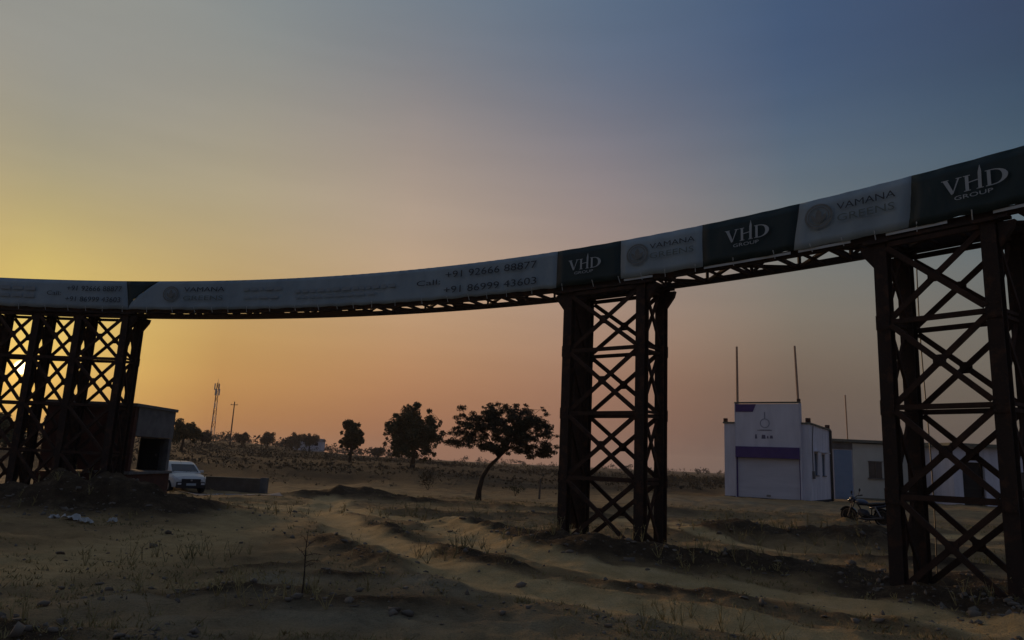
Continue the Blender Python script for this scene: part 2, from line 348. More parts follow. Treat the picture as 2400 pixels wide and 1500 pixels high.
def cover_mask(x, y):
    # scrub and dry weeds hiding the soil from the middle distance on
    a = x / np.maximum(y, 1.0)
    c = sst(42, 58, y + 9 * fbm(x * .05, y * .05, 3)) * (1 - .8 * sst(.26, .34, a) * (1 - sst(70, 90, y)))
    return np.where(y > 0, np.clip(c, 0, 1), 0)
def gz(x, y): return float(ground_z(np.array([x]), np.array([y]))[0])

def build_ground():
    front = np.radians(np.arange(-56, 56.01, .26)); back = np.radians(np.arange(60, 300.1, 6))
    ang = np.concatenate([front, back]); n = len(ang)
    rr = [.02, .5, 1.0, 1.5]
    while rr[-1] < 5: rr.append(rr[-1] * 1.03)
    while rr[-1] < 45: rr.append(rr[-1] * 1.0105)
    while rr[-1] < 110: rr.append(rr[-1] * 1.025)
    while rr[-1] < 1500: rr.append(rr[-1] * 1.06)
    rr = np.array(rr); k = len(rr)
    A, Rr = np.meshgrid(ang, rr); x = (np.sin(A) * Rr).ravel(); y = (np.cos(A) * Rr).ravel()
    z = ground_z(x, y)
    v = np.c_[x, y, z]
    i = np.arange(k - 1)[:, None]; j = np.arange(n)[None, :]; j2 = (j + 1) % n
    q = np.stack([i * n + j, (i + 1) * n + j, (i + 1) * n + j2, i * n + j2], -1).reshape(-1, 4)
    q = q[:, ::-1]
    o = fast_mesh('ground', v, quads=q, smooth=True)
    me = o.data
    for nm, val in (('track', path_mask(x, y)), ('earth', earth_mask(x, y)), ('cover', cover_mask(x, y)), ('greyed', grey_mask(x, y))):
        at = me.attributes.new(nm, 'FLOAT', 'POINT'); at.data.foreach_set('value', val.astype(np.float32))
    tag(o, kind='structure')
    m = bpy.data.materials.new('ground_soil'); m.use_nodes = True; t = m.node_tree; b = t.nodes['Principled BSDF']
    b.inputs['Roughness'].default_value = .95; b.inputs['Specular IOR Level'].default_value = .1
    co = t.nodes.new('ShaderNodeNewGeometry')
    def noise(scale, det=6, ro=.6, st=None):
        src = co.outputs['Position']
        if st: mp = t.nodes.new('ShaderNodeMapping'); mp.inputs['Scale'].default_value = st; mp.inputs['Rotation'].default_value = (0, 0, .6); t.links.new(src, mp.inputs[0]); src = mp.outputs[0]
        nn = t.nodes.new('ShaderNodeTexNoise'); nn.inputs['Scale'].default_value = scale; nn.inputs['Detail'].default_value = det; nn.inputs['Roughness'].default_value = ro
        t.links.new(src, nn.inputs[0]); return nn.outputs[0]
    def ramp(f, stops):
        r = t.nodes.new('ShaderNodeValToRGB'); e = r.color_ramp.elements
        while len(e) < len(stops): e.new(.5)
        for el, (p, c) in zip(e, stops): el.position = p
        for el, (p, c) in zip(e, stops): el.color = (*c, 1)
        t.links.new(f, r.inputs[0]); return r.outputs[0]
    def mix(f, a, bb):
        x_ = t.nodes.new('ShaderNodeMix'); x_.data_type = 'RGBA'; t.links.new(f, x_.inputs[0]); t.links.new(a, x_.inputs[6]); t.links.new(bb, x_.inputs[7]); return x_.outputs[2]
    def mth(op, a, bb):
        x_ = t.nodes.new('ShaderNodeMath'); x_.operation = op; x_.use_clamp = True
        for ii, v_ in enumerate((a, bb)):
            if isinstance(v_, (int, float)): x_.inputs[ii].default_value = v_
            else: t.links.new(v_, x_.inputs[ii])
        return x_.outputs[0]
    def attr(nm): a = t.nodes.new('ShaderNodeAttribute'); a.attribute_name = nm; return a.outputs['Fac']
    turf = ramp(noise(1.1, 8, .68), [(.30, (0.125, 0.084, 0.043)), (.43, (0.270, 0.183, 0.089)), (.56, (0.406, 0.279, 0.133)), (.70, (0.562, 0.400, 0.197))])
    patch = ramp(noise(.23, 4, .55), [(.36, (0.208, 0.153, 0.091)), (.62, (0.458, 0.313, 0.147))])
    fld = mix(mth('MULTIPLY', noise(.5, 5), .9), turf, patch)
    dirt = ramp(noise(2.2, 8, .65, (1, 1, 1)), [(.30, (0.478, 0.334, 0.151)), (.5, (0.624, 0.451, 0.213)), (.70, (0.707, 0.534, 0.281))])
    soil = ramp(noise(2.8, 9, .7), [(.32, (.040, .027, .016)), (.55, (.082, .056, .033)), (.72, (.16, .115, .070))])
    grey = ramp(noise(1.6, 8, .7), [(.30, (.15, .125, .08)), (.5, (.27, .228, .148)), (.70, (.38, .32, .21))])
    fld = mix(attr('greyed'), fld, grey)
    e_ = mth('MULTIPLY', attr('earth'), mth('ADD', mth('MULTIPLY', noise(1.9, 6), 1.6), .25))
    c1 = mix(mth('MULTIPLY', e_, 1.75), fld, soil)
    tk = mth('SUBTRACT', mth('MULTIPLY', attr('track'), 1.25), mth('MULTIPLY', noise(3.2, 6), .35))
    c2 = mix(tk, c1, dirt)
    weeds = ramp(noise(.12, 7, .7), [(.34, (.034, .027, .018)), (.55, (.062, .048, .030)), (.72, (.125, .094, .055))])
    c3 = mix(mth('MULTIPLY', attr('cover'), .93), c2, weeds)
    spk = ramp(noise(48, 3, .6), [(.34, (.78, .78, .78)), (.47, (1.12, 1.12, 1.12)), (.60, (1.12, 1.12, 1.12)), (.74, (1.5, 1.46, 1.4))])
    sm_ = t.nodes.new('ShaderNodeMix'); sm_.data_type = 'RGBA'; sm_.blend_type = 'MULTIPLY'; sm_.inputs[0].default_value = .85
    t.links.new(c3, sm_.inputs[6]); t.links.new(spk, sm_.inputs[7])
    t.links.new(sm_.outputs[2], b.inputs['Base Color'])
    hgt = t.nodes.new('ShaderNodeMath'); hgt.operation = 'ADD'
    t.links.new(noise(5.5, 8, .7), hgt.inputs[0]); t.links.new(noise(26, 4, .6), hgt.inputs[1])
    bp = t.nodes.new('ShaderNodeBump'); bp.inputs['Strength'].default_value = 1.0; bp.inputs['Distance'].default_value = .10
    t.links.new(hgt.outputs[0], bp.inputs['Height']); t.links.new(bp.outputs[0], b.inputs['Normal'])
    me.materials.append(m)
    return o
build_ground()

# ------------------------------------------------------------------ curved entrance gantry
GC = Vector((-17.17, -6.74)); GR = 30.72           # centre and radius of the arc the gate stands on
GW = .95                                            # distance between its two faces
Z_BOT, Z_TOP = 6.03, 7.02
def arc(th, r, z): a = math.radians(th); return Vector((GC.x + r * math.cos(a), GC.y + r * math.sin(a), z))
def tang(th): a = math.radians(th); return Vector((math.sin(a), -math.cos(a), 0))     # towards the right seen from inside
def radl(th): a = math.radians(th); return Vector((math.cos(a), math.sin(a), 0))
R_IN = GR + .12; R_OUT = R_IN + GW

def lattice_tower(ths, label, clad=False, W=GW):
    R_OUT = R_IN + W
    g = gz(*arc(sum(ths) / len(ths), R_IN + GW / 2, 0).xy)
    root = empty('lattice_tower', arc(sum(ths) / len(ths), R_IN + GW / 2, g), label, 'lattice tower', 'steel lattice towers under the gantry')
    zt = Z_BOT - .10
    lv = [-.02, 1.48, 2.98, 4.48, zt - .04]
    for th in ths:
        for r in (R_IN, R_OUT):
            p = arc(th, r, 0); t = tang(th); n = radl(th); z0 = -.35
            # rolled I-section, web along the radius
            prof = [(-.115, -.10), (.115, -.10), (.115, -.08), (.03, -.08), (.03, .08), (.115, .08), (.115, .10), (-.115, .10), (-.115, .08), (-.03, .08), (-.03, -.08), (-.115, -.08)]
            MB().prism([p + t * a + n * b + Vector((0, 0, z0)) for a, b in prof], (0, 0, z0), (0, 0, zt)).build('leg', 'rust', root)
            MB().box(p + Vector((0, 0, zt + .012)), (.36, .34, .024), rz=math.radians(th) + math.pi / 2).build('cap_plate', 'rust', root)
        # narrow side: ties and crossed lacing between the inner and outer leg
        for i in range(len(lv)):
            if i == 0: continue
            for dz in (.05, -.05):
                MB().bar(arc(th, R_IN + .12, lv[i] + dz), arc(th, R_OUT - .12, lv[i] + dz), .05, .06).build('tie_bar', 'rust_bar', root)
        for i in range(len(lv) - 1):
            for s, (a, b) in ((-1, (lv[i] + .12, lv[i + 1] - .12)), (1, (lv[i + 1] - .12, lv[i] + .12))):
                off = tang(th) * (.035 * s)
                MB().bar(arc(th, R_IN + .11, a) + off, arc(th, R_OUT - .11, b) + off, .045, .075).build('lacing_bar', 'rust_bar', root)
    for ta, tb in zip(ths[:-1], ths[1:]):
        for r, s in ((R_IN, -1), (R_OUT, 1)):
            ea, eb = ta - .24, tb + .24
            off = radl((ta + tb) / 2) * (.06 * s)
            for i, z in enumerate(lv[1:]):
                MB().bar(arc(ea, r, z) + off, arc(eb, r, z) + off, .07, .085).build('cross_tie', 'rust_bar', root)
            for i in range(4):
                za, zb = lv[i] + .08, lv[i + 1] - .06
                MB().bar(arc(ea, r, za) + off * .45, arc(eb, r, zb) + off * .45, .05, .095).build('diagonal_brace', 'rust_bar', root)
                MB().bar(arc(ea, r, zb) + off * 1.6, arc(eb, r, za) + off * 1.6, .05, .095).build('diagonal_brace', 'rust_bar', root)
                c = (arc(ea, r, za) + arc(eb, r, zb)) / 2 + off
                MB().box(c, (.2, .03, .2), rz=math.radians((ta + tb) / 2) + math.pi / 2).build('gusset_plate', 'rust_bar', root)
    # gusset plates where the braces meet the legs
    for th in ths:
        for r, s in ((R_IN, -1), (R_OUT, 1)):
            for z in lv[1:-1]:
                MB().box(arc(th, r, z) + radl(th) * (.112 * s), (.235, .016, .26), rz=math.radians(th) + math.pi / 2).build('gusset_plate', 'rust', root)
                if s < 0 and ths[0] < 60:
                    b = MB()
                    for dx in (-.08, .08):
                        for dz in (-.1, 0, .1): b.box(arc(th, r, z + dz) + radl(th) * -.126 + tang(th) * dx, (.03, .016, .03), rz=math.radians(th) + math.pi / 2)
                    tag(b.build('bolt_heads', 'rust_bar', root), kind='stuff')
    # knee brackets at both ends, under the gantry
    for th, sgn in ((ths[0], -1), (ths[-1], 1)):           # ths run from left (large angle) to right
        for r in (R_IN, R_OUT):
            p = arc(th, r, 0) + tang(th) * (.135 * sgn); t = tang(th) * sgn; n = radl(th) * .05
            tri = [p + Vector((0, 0, zt - .42)) - n, p + Vector((0, 0, zt - .02)) - n, p + t * .24 + Vector((0, 0, zt - .02)) - n, p + t * .2 + Vector((0, 0, zt - .16)) - n]
            MB().prism(tri, (0, 0, 0), 2 * n).build('knee_bracket', 'rust', root)
    # header beams on the caps
    for r in (R_IN, R_OUT):
        m = MB()
        m.bar(arc(ths[0] + .55, r, zt + .055), arc(ths[-1] - .55, r, zt + .055), .2, .05).build('header_beam', 'rust', root)
    if clad:
        th = ths[0]; t = tang(th)
        m = MB(); m.bar(arc(th, R_IN + .13, zt / 2 + .1), arc(th, R_OUT - .13, zt / 2 + .1), .012, zt - .35)
        m.build('cover_sheet', 'rust_bar', root)
    # concrete pad footings showing at the ground
    for th in ths:
        p = arc(th, R_IN + W / 2, 0); zz = gz(p.x, p.y)
        MB().box((p.x, p.y, zz - .27), (.55, W + .5, .42), rz=math.radians(th) - math.pi / 2).build('footing', 'stone', root, bevel=.03)
    return root
lattice_tower([89.8, 87.13, 84.44, 81.37], 'wide rust-brown lattice tower of three bays in front of the low sun and guard house', W=.66)
lattice_tower([52.94, 49.19], 'dark rust-brown lattice tower between the wide main span and the narrow side span', clad=True, W=.88)
lattice_tower([39.45, 36.2], 'nearest rust-brown lattice tower at right edge, largest of all, standing in earth and rubble')

gantry = empty('gantry_beam', arc(60, GR + .5, Z_BOT), 'long curved steel truss beam wrapped in banner advertising, resting on the lattice towers', 'gantry beam')
TH0, TH1 = 94.0, 31.5
def sweep(name, r, z, w, h, m, parent, a=TH0, b=TH1, n=70):
    vs = []; fs = []
    for i in range(n + 1):
        th = a + (b - a) * i / n
        for dr, dz in ((-w / 2, -h / 2), (w / 2, -h / 2), (w / 2, h / 2), (-w / 2, h / 2)): vs.append(arc(th, r + dr, z + dz))
    for i in range(n):
        for j in range(4): fs.append((i * 4 + j, i * 4 + (j + 1) % 4, i * 4 + 4 + (j + 1) % 4, i * 4 + 4 + j))
    fs += [(3, 2, 1, 0), tuple(n * 4 + j for j in range(4))]
    return MB().add(vs, fs).build(name, m, parent)
for r in (R_IN, R_OUT):
    for z in (Z_BOT + .045, Z_TOP - .02):
        sweep('chord', r, z, .10, .13, 'rust', gantry)
sw_ = sweep('soffit_sheet', (R_IN + R_OUT) / 2, Z_BOT - .035, GW - .12, .012, 'rust_bar', gantry, 93.9, 65.5, 40)
STEP = 1.95; n = 32
for i in range(n + 1):
    th = TH0 - .1 - STEP * i
    if th < TH1: break
    e = .06
    for z in (Z_BOT + .02, Z_TOP - .03): MB().bar(arc(th, R_IN + .05, z), arc(th, R_OUT - .05, z), .07, .07).build('crossbar', 'rust_bar', gantry)
    MB().bar(arc(th, R_OUT, Z_BOT + .1), arc(th, R_OUT, Z_TOP - .08), .06).build('upright', 'rust_bar', gantry)
    MB().bar(arc(th, R_IN, Z_BOT + .1), arc(th, R_IN, Z_TOP - .08), .06).build('upright', 'rust_bar', gantry)
    if th - STEP > TH1:
        a, b = (R_IN + .05, R_OUT - .05) if i % 2 else (R_OUT - .05, R_IN + .05)
        MB().bar(arc(th - .08, a, Z_BOT + .035), arc(th - STEP + .08, b, Z_BOT + .035), .075, .06).build('lacing_bar', 'rust_bar', gantry)
        MB().bar(arc(th - STEP / 2, R_IN + .05, Z_BOT + .005), arc(th - STEP / 2 , R_OUT - .05, Z_BOT + .005), .05, .05).build('lacing_bar', 'rust_bar', gantry)
        za, zb = (Z_BOT + .12, Z_TOP - .1) if i % 2 else (Z_TOP - .1, Z_BOT + .12)
        MB().bar(arc(th - .08, R_OUT + .02, za), arc(th - STEP + .08, R_OUT + .02, zb), .05, .06).build('lacing_bar', 'rust_bar', gantry)

# banner cloth panels on the inner face, each with its print
RB = GR - .005
BZ0, BZ1 = 6.11, 7.04
def panel(name, aT, bT, aB, bB, m, label, z0=BZ0, z1=BZ1, curve=None):
    nx = max(4, int(abs(aT - bT) / .35)); nz = 6; vs = []
    for j in range(nz + 1):
        f = j / nz; z = z0 + (z1 - z0) * f
        for i in range(nx + 1):
            a = aB + (aT - aB) * f; b = bB + (bT - bB) * f
            if curve: b = aB + .04 + (bT - aB) * (f ** curve)
            th = a + (b - a) * i / nx
            sag = .016 * math.sin(th * 5.1 + 2.2 * f) * math.sin(f * math.pi) + .010 * math.sin(th * 11.7 - f * 3) + .006 * math.sin(th * 23.1 + f * 5) * (1 - f)
            zz = z + (.012 * math.sin(th * 4.3) - .01 * abs(math.sin(th * 1.61))) * (1 - f)
            vs.append(arc(th, RB - .012 + sag, zz))
    fs = [(j * (nx + 1) + i, j * (nx + 1) + i + 1, (j + 1) * (nx + 1) + i + 1, (j + 1) * (nx + 1) + i) for j in range(nz) for i in range(nx)]
    o = MB().add(vs, fs).build(name, m, gantry, smooth=True)
    sm = o.modifiers.new('thickness', 'SOLIDIFY'); sm.thickness = .006
    if label: o['label'] = label
    return o
P_L = panel('banner_panel', 94, 81.585, 94, 81.225, 'vinyl', 'white banner with a phone number over the leftmost tower')
P_W = panel('banner_panel', 81.58, 79.36, 81.22, 81.1, 'vinyl_green', 'dark green wedge with a curved edge', curve=1.5)
# long white panel; its left edge follows the wedge
def long_panel():
    nz = 8; cols = 90; vs = []
    for j in range(nz + 1):
        f = j / nz; z = BZ0 + (BZ1 - BZ0) * f
        a = 81.22 + .04 + (79.36 - 81.22) * f ** 1.5 - .004
        for i in range(cols + 1):
            th = a + (53.55 - a) * i / cols
            sag = .016 * math.sin(th * 5.1 + 2.2 * f) * math.sin(f * math.pi) + .010 * math.sin(th * 11.7 - f * 3) + .006 * math.sin(th * 23.1 + f * 5) * (1 - f)
            zz = z + (.012 * math.sin(th * 4.3) - .01 * abs(math.sin(th * 1.61))) * (1 - f)
            vs.append(arc(th, RB - .012 + sag, zz))
    fs = [(j * (cols + 1) + i, j * (cols + 1) + i + 1, (j + 1) * (cols + 1) + i + 1, (j + 1) * (cols + 1) + i) for j in range(nz) for i in range(cols)]
    o = MB().add(vs, fs).build('banner_panel', 'vinyl', gantry, smooth=True)
    sm = o.modifiers.new('thickness', 'SOLIDIFY'); sm.thickness = .006
    o['label'] = 'longest white banner, over the main span, with emblem, text and two phone numbers'; return o
P_C = long_panel()
P_G1 = panel('banner_panel', 53.546, 50.154, 53.546, 50.154, 'vinyl_green', 'dark green banner over the tower between main and side span')
P_W2 = panel('banner_panel', 50.15, 46.224, 50.15, 46.224, 'vinyl', 'smaller white banner with round emblem and two-line name')
P_G2 = panel('banner_panel', 46.22, 42.174, 46.22, 42.454, 'vinyl_green', 'dark green banner with pale lettering over the side span')
P_W3 = panel('banner_panel', 42.17, 38.254, 42.45, 38.454, 'vinyl', 'larger white banner with round emblem and two-line name')
P_G3 = panel('banner_panel', 38.25, 31.6, 38.45, 31.6, 'vinyl_green', 'dark green banner with the largest pale lettering, at right edge')
for a, b in ((46.2, 42.6), (42.3, 40.4), (39.2, 37.3), (36.0, 31.7), (50, 48.6)):
    sweep('banner_hem', RB + .015, BZ0 - .035, .012, .05, 'hem', gantry, a, b, 16)

for i in range(44):                       # cords lashing the cloth to the lower chord
    th = 92.5 - 1.4 * i + .3 * math.sin(i * 7.3)
    if th > TH1 + .3: MB().bar(arc(th, RB - .03, BZ0 + .07), arc(th + .05 * math.sin(i), RB + .03, BZ0 - .09), .014).build('tie_cord', 'hem', gantry)
RP = RB - .068
def bend(th0, z0, uv): return [arc(th0 - math.degrees(u / GR), RP, z0 + v) for u, v in uv]
def text_uv(s, size, width=None):
    cu = bpy.data.curves.new('t', 'FONT'); cu.body = s; cu.size = 1.0; cu.resolution_u = 3
    ob = bpy.data.objects.new('t', cu); COL.objects.link(ob)
    bpy.context.view_layer.update(); dg = bpy.context.evaluated_depsgraph_get()
    me = bpy.data.meshes.new_from_object(ob.evaluated_get(dg)); v = [(p.co.x, p.co.y) for p in me.vertices]; f = [tuple(p.vertices) for p in me.polygons]
    bpy.data.objects.remove(ob); bpy.data.curves.remove(cu); bpy.data.meshes.remove(me)
    x0 = min(p[0] for p in v); x1 = max(p[0] for p in v); y1 = max(p[1] for p in v)
    k = size / .7; kx = k if width is None else width / (x1 - x0)
    return [((x - x0) * kx, y * k) for x, y in v], f
def lettering(s, th0, th1, z, cap, m, parent, name='lettering'):
    uv, f = text_uv(s, cap, math.radians(th0 - th1) * GR)
    o = MB().add(bend(th0, z, uv), f).build(name, m, parent); return o
def strokes(polys, th0, z0, m, parent, name='lettering', sx=1, sz=1):
    mb = MB()
    for p in polys:
        pts = bend(th0, z0, [(u * sx, v * sz) for u, v in p]); mb.add(pts, [tuple(range(len(pts)))])
    return mb.build(name, m, parent)
def ring(cx, cy, r0, r1, n=28, a0=0, a1=2 * math.pi):
    out = []
    for i in range(n):
        a, b = a0 + (a1 - a0) * i / n, a0 + (a1 - a0) * (i + 1) / n
        out.append([(cx + r0 * math.cos(a), cy + r0 * math.sin(a)), (cx + r1 * math.cos(a), cy + r1 * math.sin(a)), (cx + r1 * math.cos(b), cy + r1 * math.sin(b)), (cx + r0 * math.cos(b), cy + r0 * math.sin(b))])
    return out
def vhd(thL, thR, zb, cap, parent):
    """tall roman capitals, the right stem of the H drawn up above the line; small word below"""
    W = math.radians(thL - thR) * GR; sx = W / 3.0; sz = cap
    P = []
    # V
    P += [[(.00, 1), (.22, 1), (.52, .08), (.42, 0), (.38, 0)], [(.42, 0), (.50, .10), (.82, 1), (.73, 1)], [(-.06, 1), (.30, 1), (.30, .955), (-.06, .955)], [(.64, 1), (.92, 1), (.92, .955), (.64, .955)]]
    # H, right stem rising to a point
    P += [[(1.06, 0), (1.22, 0), (1.22, 1), (1.06, 1)], [(1.22, .50), (1.66, .56), (1.66, .62), (1.22, .56)], [(1.64, 0), (1.80, 0), (1.82, 1.1), (1.76, 1.5), (1.66, 1.05)],
          [(.98, 0), (1.30, 0), (1.30, .045), (.98, .045)], [(.98, 1), (1.30, 1), (1.30, .955), (.98, .955)], [(1.56, 0), (1.88, 0), (1.88, .045), (1.56, .045)]]
    # D
    P += [[(2.06, 0), (2.22, 0), (2.22, 1), (2.06, 1)], [(1.98, 0), (2.3, 0), (2.3, .05), (1.98, .05)], [(1.98, 1), (2.3, 1), (2.3, .95), (1.98, .95)]]
    k = 12
    for i in range(k):
        a, b = -math.pi / 2 + math.pi * i / k, -math.pi / 2 + math.pi * (i + 1) / k
        def pt(t, o): 
            th_ = .05 + .12 * max(0, math.cos(t)); rx, ry = (.72, .5) if o else (.72 - th_ * 1.5, .5 - .055)
            return (2.26 + rx * math.cos(t), .5 + ry * math.sin(t))
        P.append([pt(a, 0), pt(a, 1), pt(b, 1), pt(b, 0)])
    strokes(P, thL, zb, 'print_white', parent, sx=sx, sz=sz)
    w = thL - thR
    lettering('GROUP', thL - w * .17, thR + w * .24, zb - cap * .42, cap * .26, 'print_white', parent)
vhd(52.82, 51.11, 6.47, .26, P_G1); vhd(45.15, 43.33, 6.50, .27, P_G2); vhd(37.30, 35.45, 6.50, .27, P_G3)
def emblem(thL, thR, zc, parent, rz=.25):
    c = math.radians(thL - thR) * GR / 2; sx = c / rz
    P = ring(0, 0, .21, .25) + ring(0, 0, .17, .19)
    P += [[(0, -.15), (.06, -.05), (.05, .07), (0, .15), (-.05, .07), (-.06, -.05)]]
    for s in (-1, 1): P += [[(s * .02, -.14), (s * .12, -.06), (s * .145, .05), (s * .08, .02)]]
    strokes([[(u + rz, v) for u, v in p] for p in P], thL, zc, 'print_gold', parent, 'emblem', sx=sx)
emblem(49.74, 48.79, 6.62, P_W2, .22); emblem(41.95, 40.91, 6.67, P_W3, .25); emblem(78.95, 77.88, 6.61, P_C, .25)
for (a, b, zt, zb, ca, cb, par) in ((48.66, 46.53, 6.70, 6.47, .12, .13, P_W2), (40.76, 38.76, 6.72, 6.49, .13, .14, P_W3), (77.55, 74.8, 6.68, 6.40, .15, .15, P_C)):
    lettering('VAMANA', a, b, zt, ca, 'print_dark', par); lettering('GREENS', a, b + .05, zb, cb, 'print_green', par)
lettering('Call:', 61.9, 60.4, 6.52, .15, 'print_dark', P_C)
lettering('+91 92666 88877', 60.1, 54.63, 6.68, .19, 'print_dark', P_C); lettering('+91 86999 43603', 60.15, 54.63, 6.25, .19, 'print_dark', P_C)
lettering('Call:', 86.6, 85.7, 6.52, .14, 'print_dark', P_L)
lettering('+91 92666 88877', 85.36, 81.75, 6.68, .17, 'print_dark', P_L); lettering('+91 86999 43603', 85.36, 81.75, 6.32, .17, 'print_dark', P_L)
# lines of small print too blurred to read: plain word-shaped bars
def small_print(th, end, z, h, parent, m='print_faint'):
    rr = random.Random(int(th * 100)); P = []; u = 0; W = math.radians(th - end) * GR
    while u < W - .2:
        w = rr.uniform(.14, .36); w = min(w, W - u)
        P.append([(u, 0), (u + w, 0), (u + w, h), (u, h)]); u += w + .07
    strokes(P, th, z, m, parent, 'small_print')
small_print(73.5, 70.9, 6.68, .10, P_C); small_print(73.4, 71.0, 6.42, .07, P_C)
small_print(70.0, 63.3, 6.56, .10, P_C); small_print(69.9, 64.6, 6.38, .06, P_C)
small_print(89.6, 87.0, 6.66, .12, P_L); small_print(89.6, 87.0, 6.42, .10, P_L)
# thin cable hanging down the outer face of the right tower
cb = MB().tube([arc(39.2, R_OUT + .22, z) + tang(39.2) * (.03 * math.sin(z)) for z in np.linspace(6.0, .1, 14)], .011, 6)
tag(cb.build('hanging_cable', 'black_plastic', origin=arc(39.2, R_OUT + .22, .1)), 'thin black cable hanging straight down beside the rightmost tower', 'cable')

# ------------------------------------------------------------------ guard house behind the left tower
def guard_house():
    x0, x1, y0, y1 = -16.35, -13.2, 26.5, 29.7
    root = empty('guard_house', ((x0 + x1) / 2, (y0 + y1) / 2, 0), 'small unfinished guard house with dark red front and grey porch behind wide tower', 'guard house')
    def B(name, xa, xb, ya, yb, za, zb, m, par=root, bev=0): return MB().box(((xa + xb) / 2, (ya + yb) / 2, (za + zb) / 2), (xb - xa, yb - ya, zb - za)).build(name, m, par, bevel=bev)
    xw = -14.75                                            # inner wall behind the porch
    B('plinth', x0 - .05, x1 + .02, y0 - .05, y1 + .05, -.4, .76, 'brick_red')
    B('porch_floor', xw, x1 + .1, y0 - .08, y1 + .1, .765, .86, 'concrete', bev=.01)
    B('front_wall', x0, x1 - .02, y0, y0 + .22, .865, 3.13, 'brick_red')
    B('side_wall', x0, x0 + .22, y0 + .225, y1 - .225, .865, 3.13, 'brick_red')
    B('rear_wall', x0, xw, y1 - .22, y1, .865, 3.13, 'brick_red')
    B('porch_wall', xw - .2, xw, y0 + 1.05, y1 - .225, .865, 3.13, 'concrete')
    d = B('door', xw + .005, xw + .06, y0 + 1.2, y0 + 2.5, .87, 2.08, 'dark_void'); B('handle', xw + .06, xw + .09, y0 + 1.3, y0 + 1.36, 1.4, 1.52, 'metal_grey', d)
    B('porch_rear_wall', -14.38, x1 - .24, y1 - .2, y1 - .02, .865, 2.10, 'concrete')
    d2 = B('door', -14.3, -13.55, y1 - .26, y1 - .205, .87, 2.05, 'dark_void'); B('handle', -13.68, -13.63, y1 - .29, y1 - .26, 1.4, 1.5, 'metal_grey', d2)
    B('column', x1 - .22, x1 - .02, y1 - .25, y1 - .03, .865, 2.10, 'concrete')
    B('fascia', x1 - .18, x1, y0 + .225, y1, 2.11, 3.13, 'concrete'); B('fascia', xw + .005, x1 - .185, y1 - .18, y1 - .01, 2.11, 3.13, 'concrete')
    B('roof_slab', x0 - .08, x1 + .06, y0 - .08, y1 + .08, 3.135, 3.25, 'concrete', bev=.015)
    rr = random.Random(4)
    for i in range(4):     # starter bars left sticking out of the slab
        x = x0 + .3 + i * .8; MB().tube([(x, y0 + .3, 3.2), (x + rr.uniform(-.03, .03), y0 + .3, 3.2 + rr.uniform(.1, .14))], .012, 5).build('starter_bar', 'rust', root)
guard_house()
# low compound wall right of the car
mat('mud_wall', (.15, .125, .10), .95, (.09, .075, .06), 1.6, bump=.4)
def low_wall():
    y = 40.6; z0 = gz(-13.9, y) - .1
    root = empty('low_wall', (-14.7, y, z0), 'low grey compound wall with pale coping beside the parked car', 'wall')
    MB().box((-14.9, y, z0 + .40), (4.4, .22, .80)).build('wall_panel', 'mud_wall', root)
    MB().box((-14.9, y, z0 + .825), (4.5, .3, .05)).build('coping', 'roof_edge', root)
    for x in (-12.85, -16.9): MB().box((x, y - .02, z0 + .44), (.34, .34, .92)).build('pier', 'concrete', root)
low_wall()
# bluish-grey paved apron in front of the car
def apron():
    pts = [(-17.5, 30.8), (-11.6, 30.8), (-10.2, 32.0), (-9.4, 34.0), (-9.2, 36.5), (-10.5, 38.0), (-17.5, 38.2)]
    nx, ny = 26, 20; vs = []; fs = []
    xs = np.linspace(-17.5, -9.2, nx); ys = np.linspace(30.8, 38.0, ny)
    Xg, Yg = np.meshgrid(xs, ys); Yg = Yg + .25 * np.sin(Xg * 1.7); Xg = Xg + .25 * np.sin(Yg * 2.1)
    zz = ground_z(Xg.ravel(), Yg.ravel()) + .02
    q = np.array([[j * nx + i, j * nx + i + 1, (j + 1) * nx + i + 1, (j + 1) * nx + i] for j in range(ny - 1) for i in range(nx - 1)])
    mat('paving', (.17, .175, .185), .8, (.12, .125, .135), 1.0, bump=.2)
    o = fast_mesh('road', np.c_[Xg.ravel(), Yg.ravel(), zz], quads=q, m='paving', smooth=True); tag(o, kind='structure')
apron()

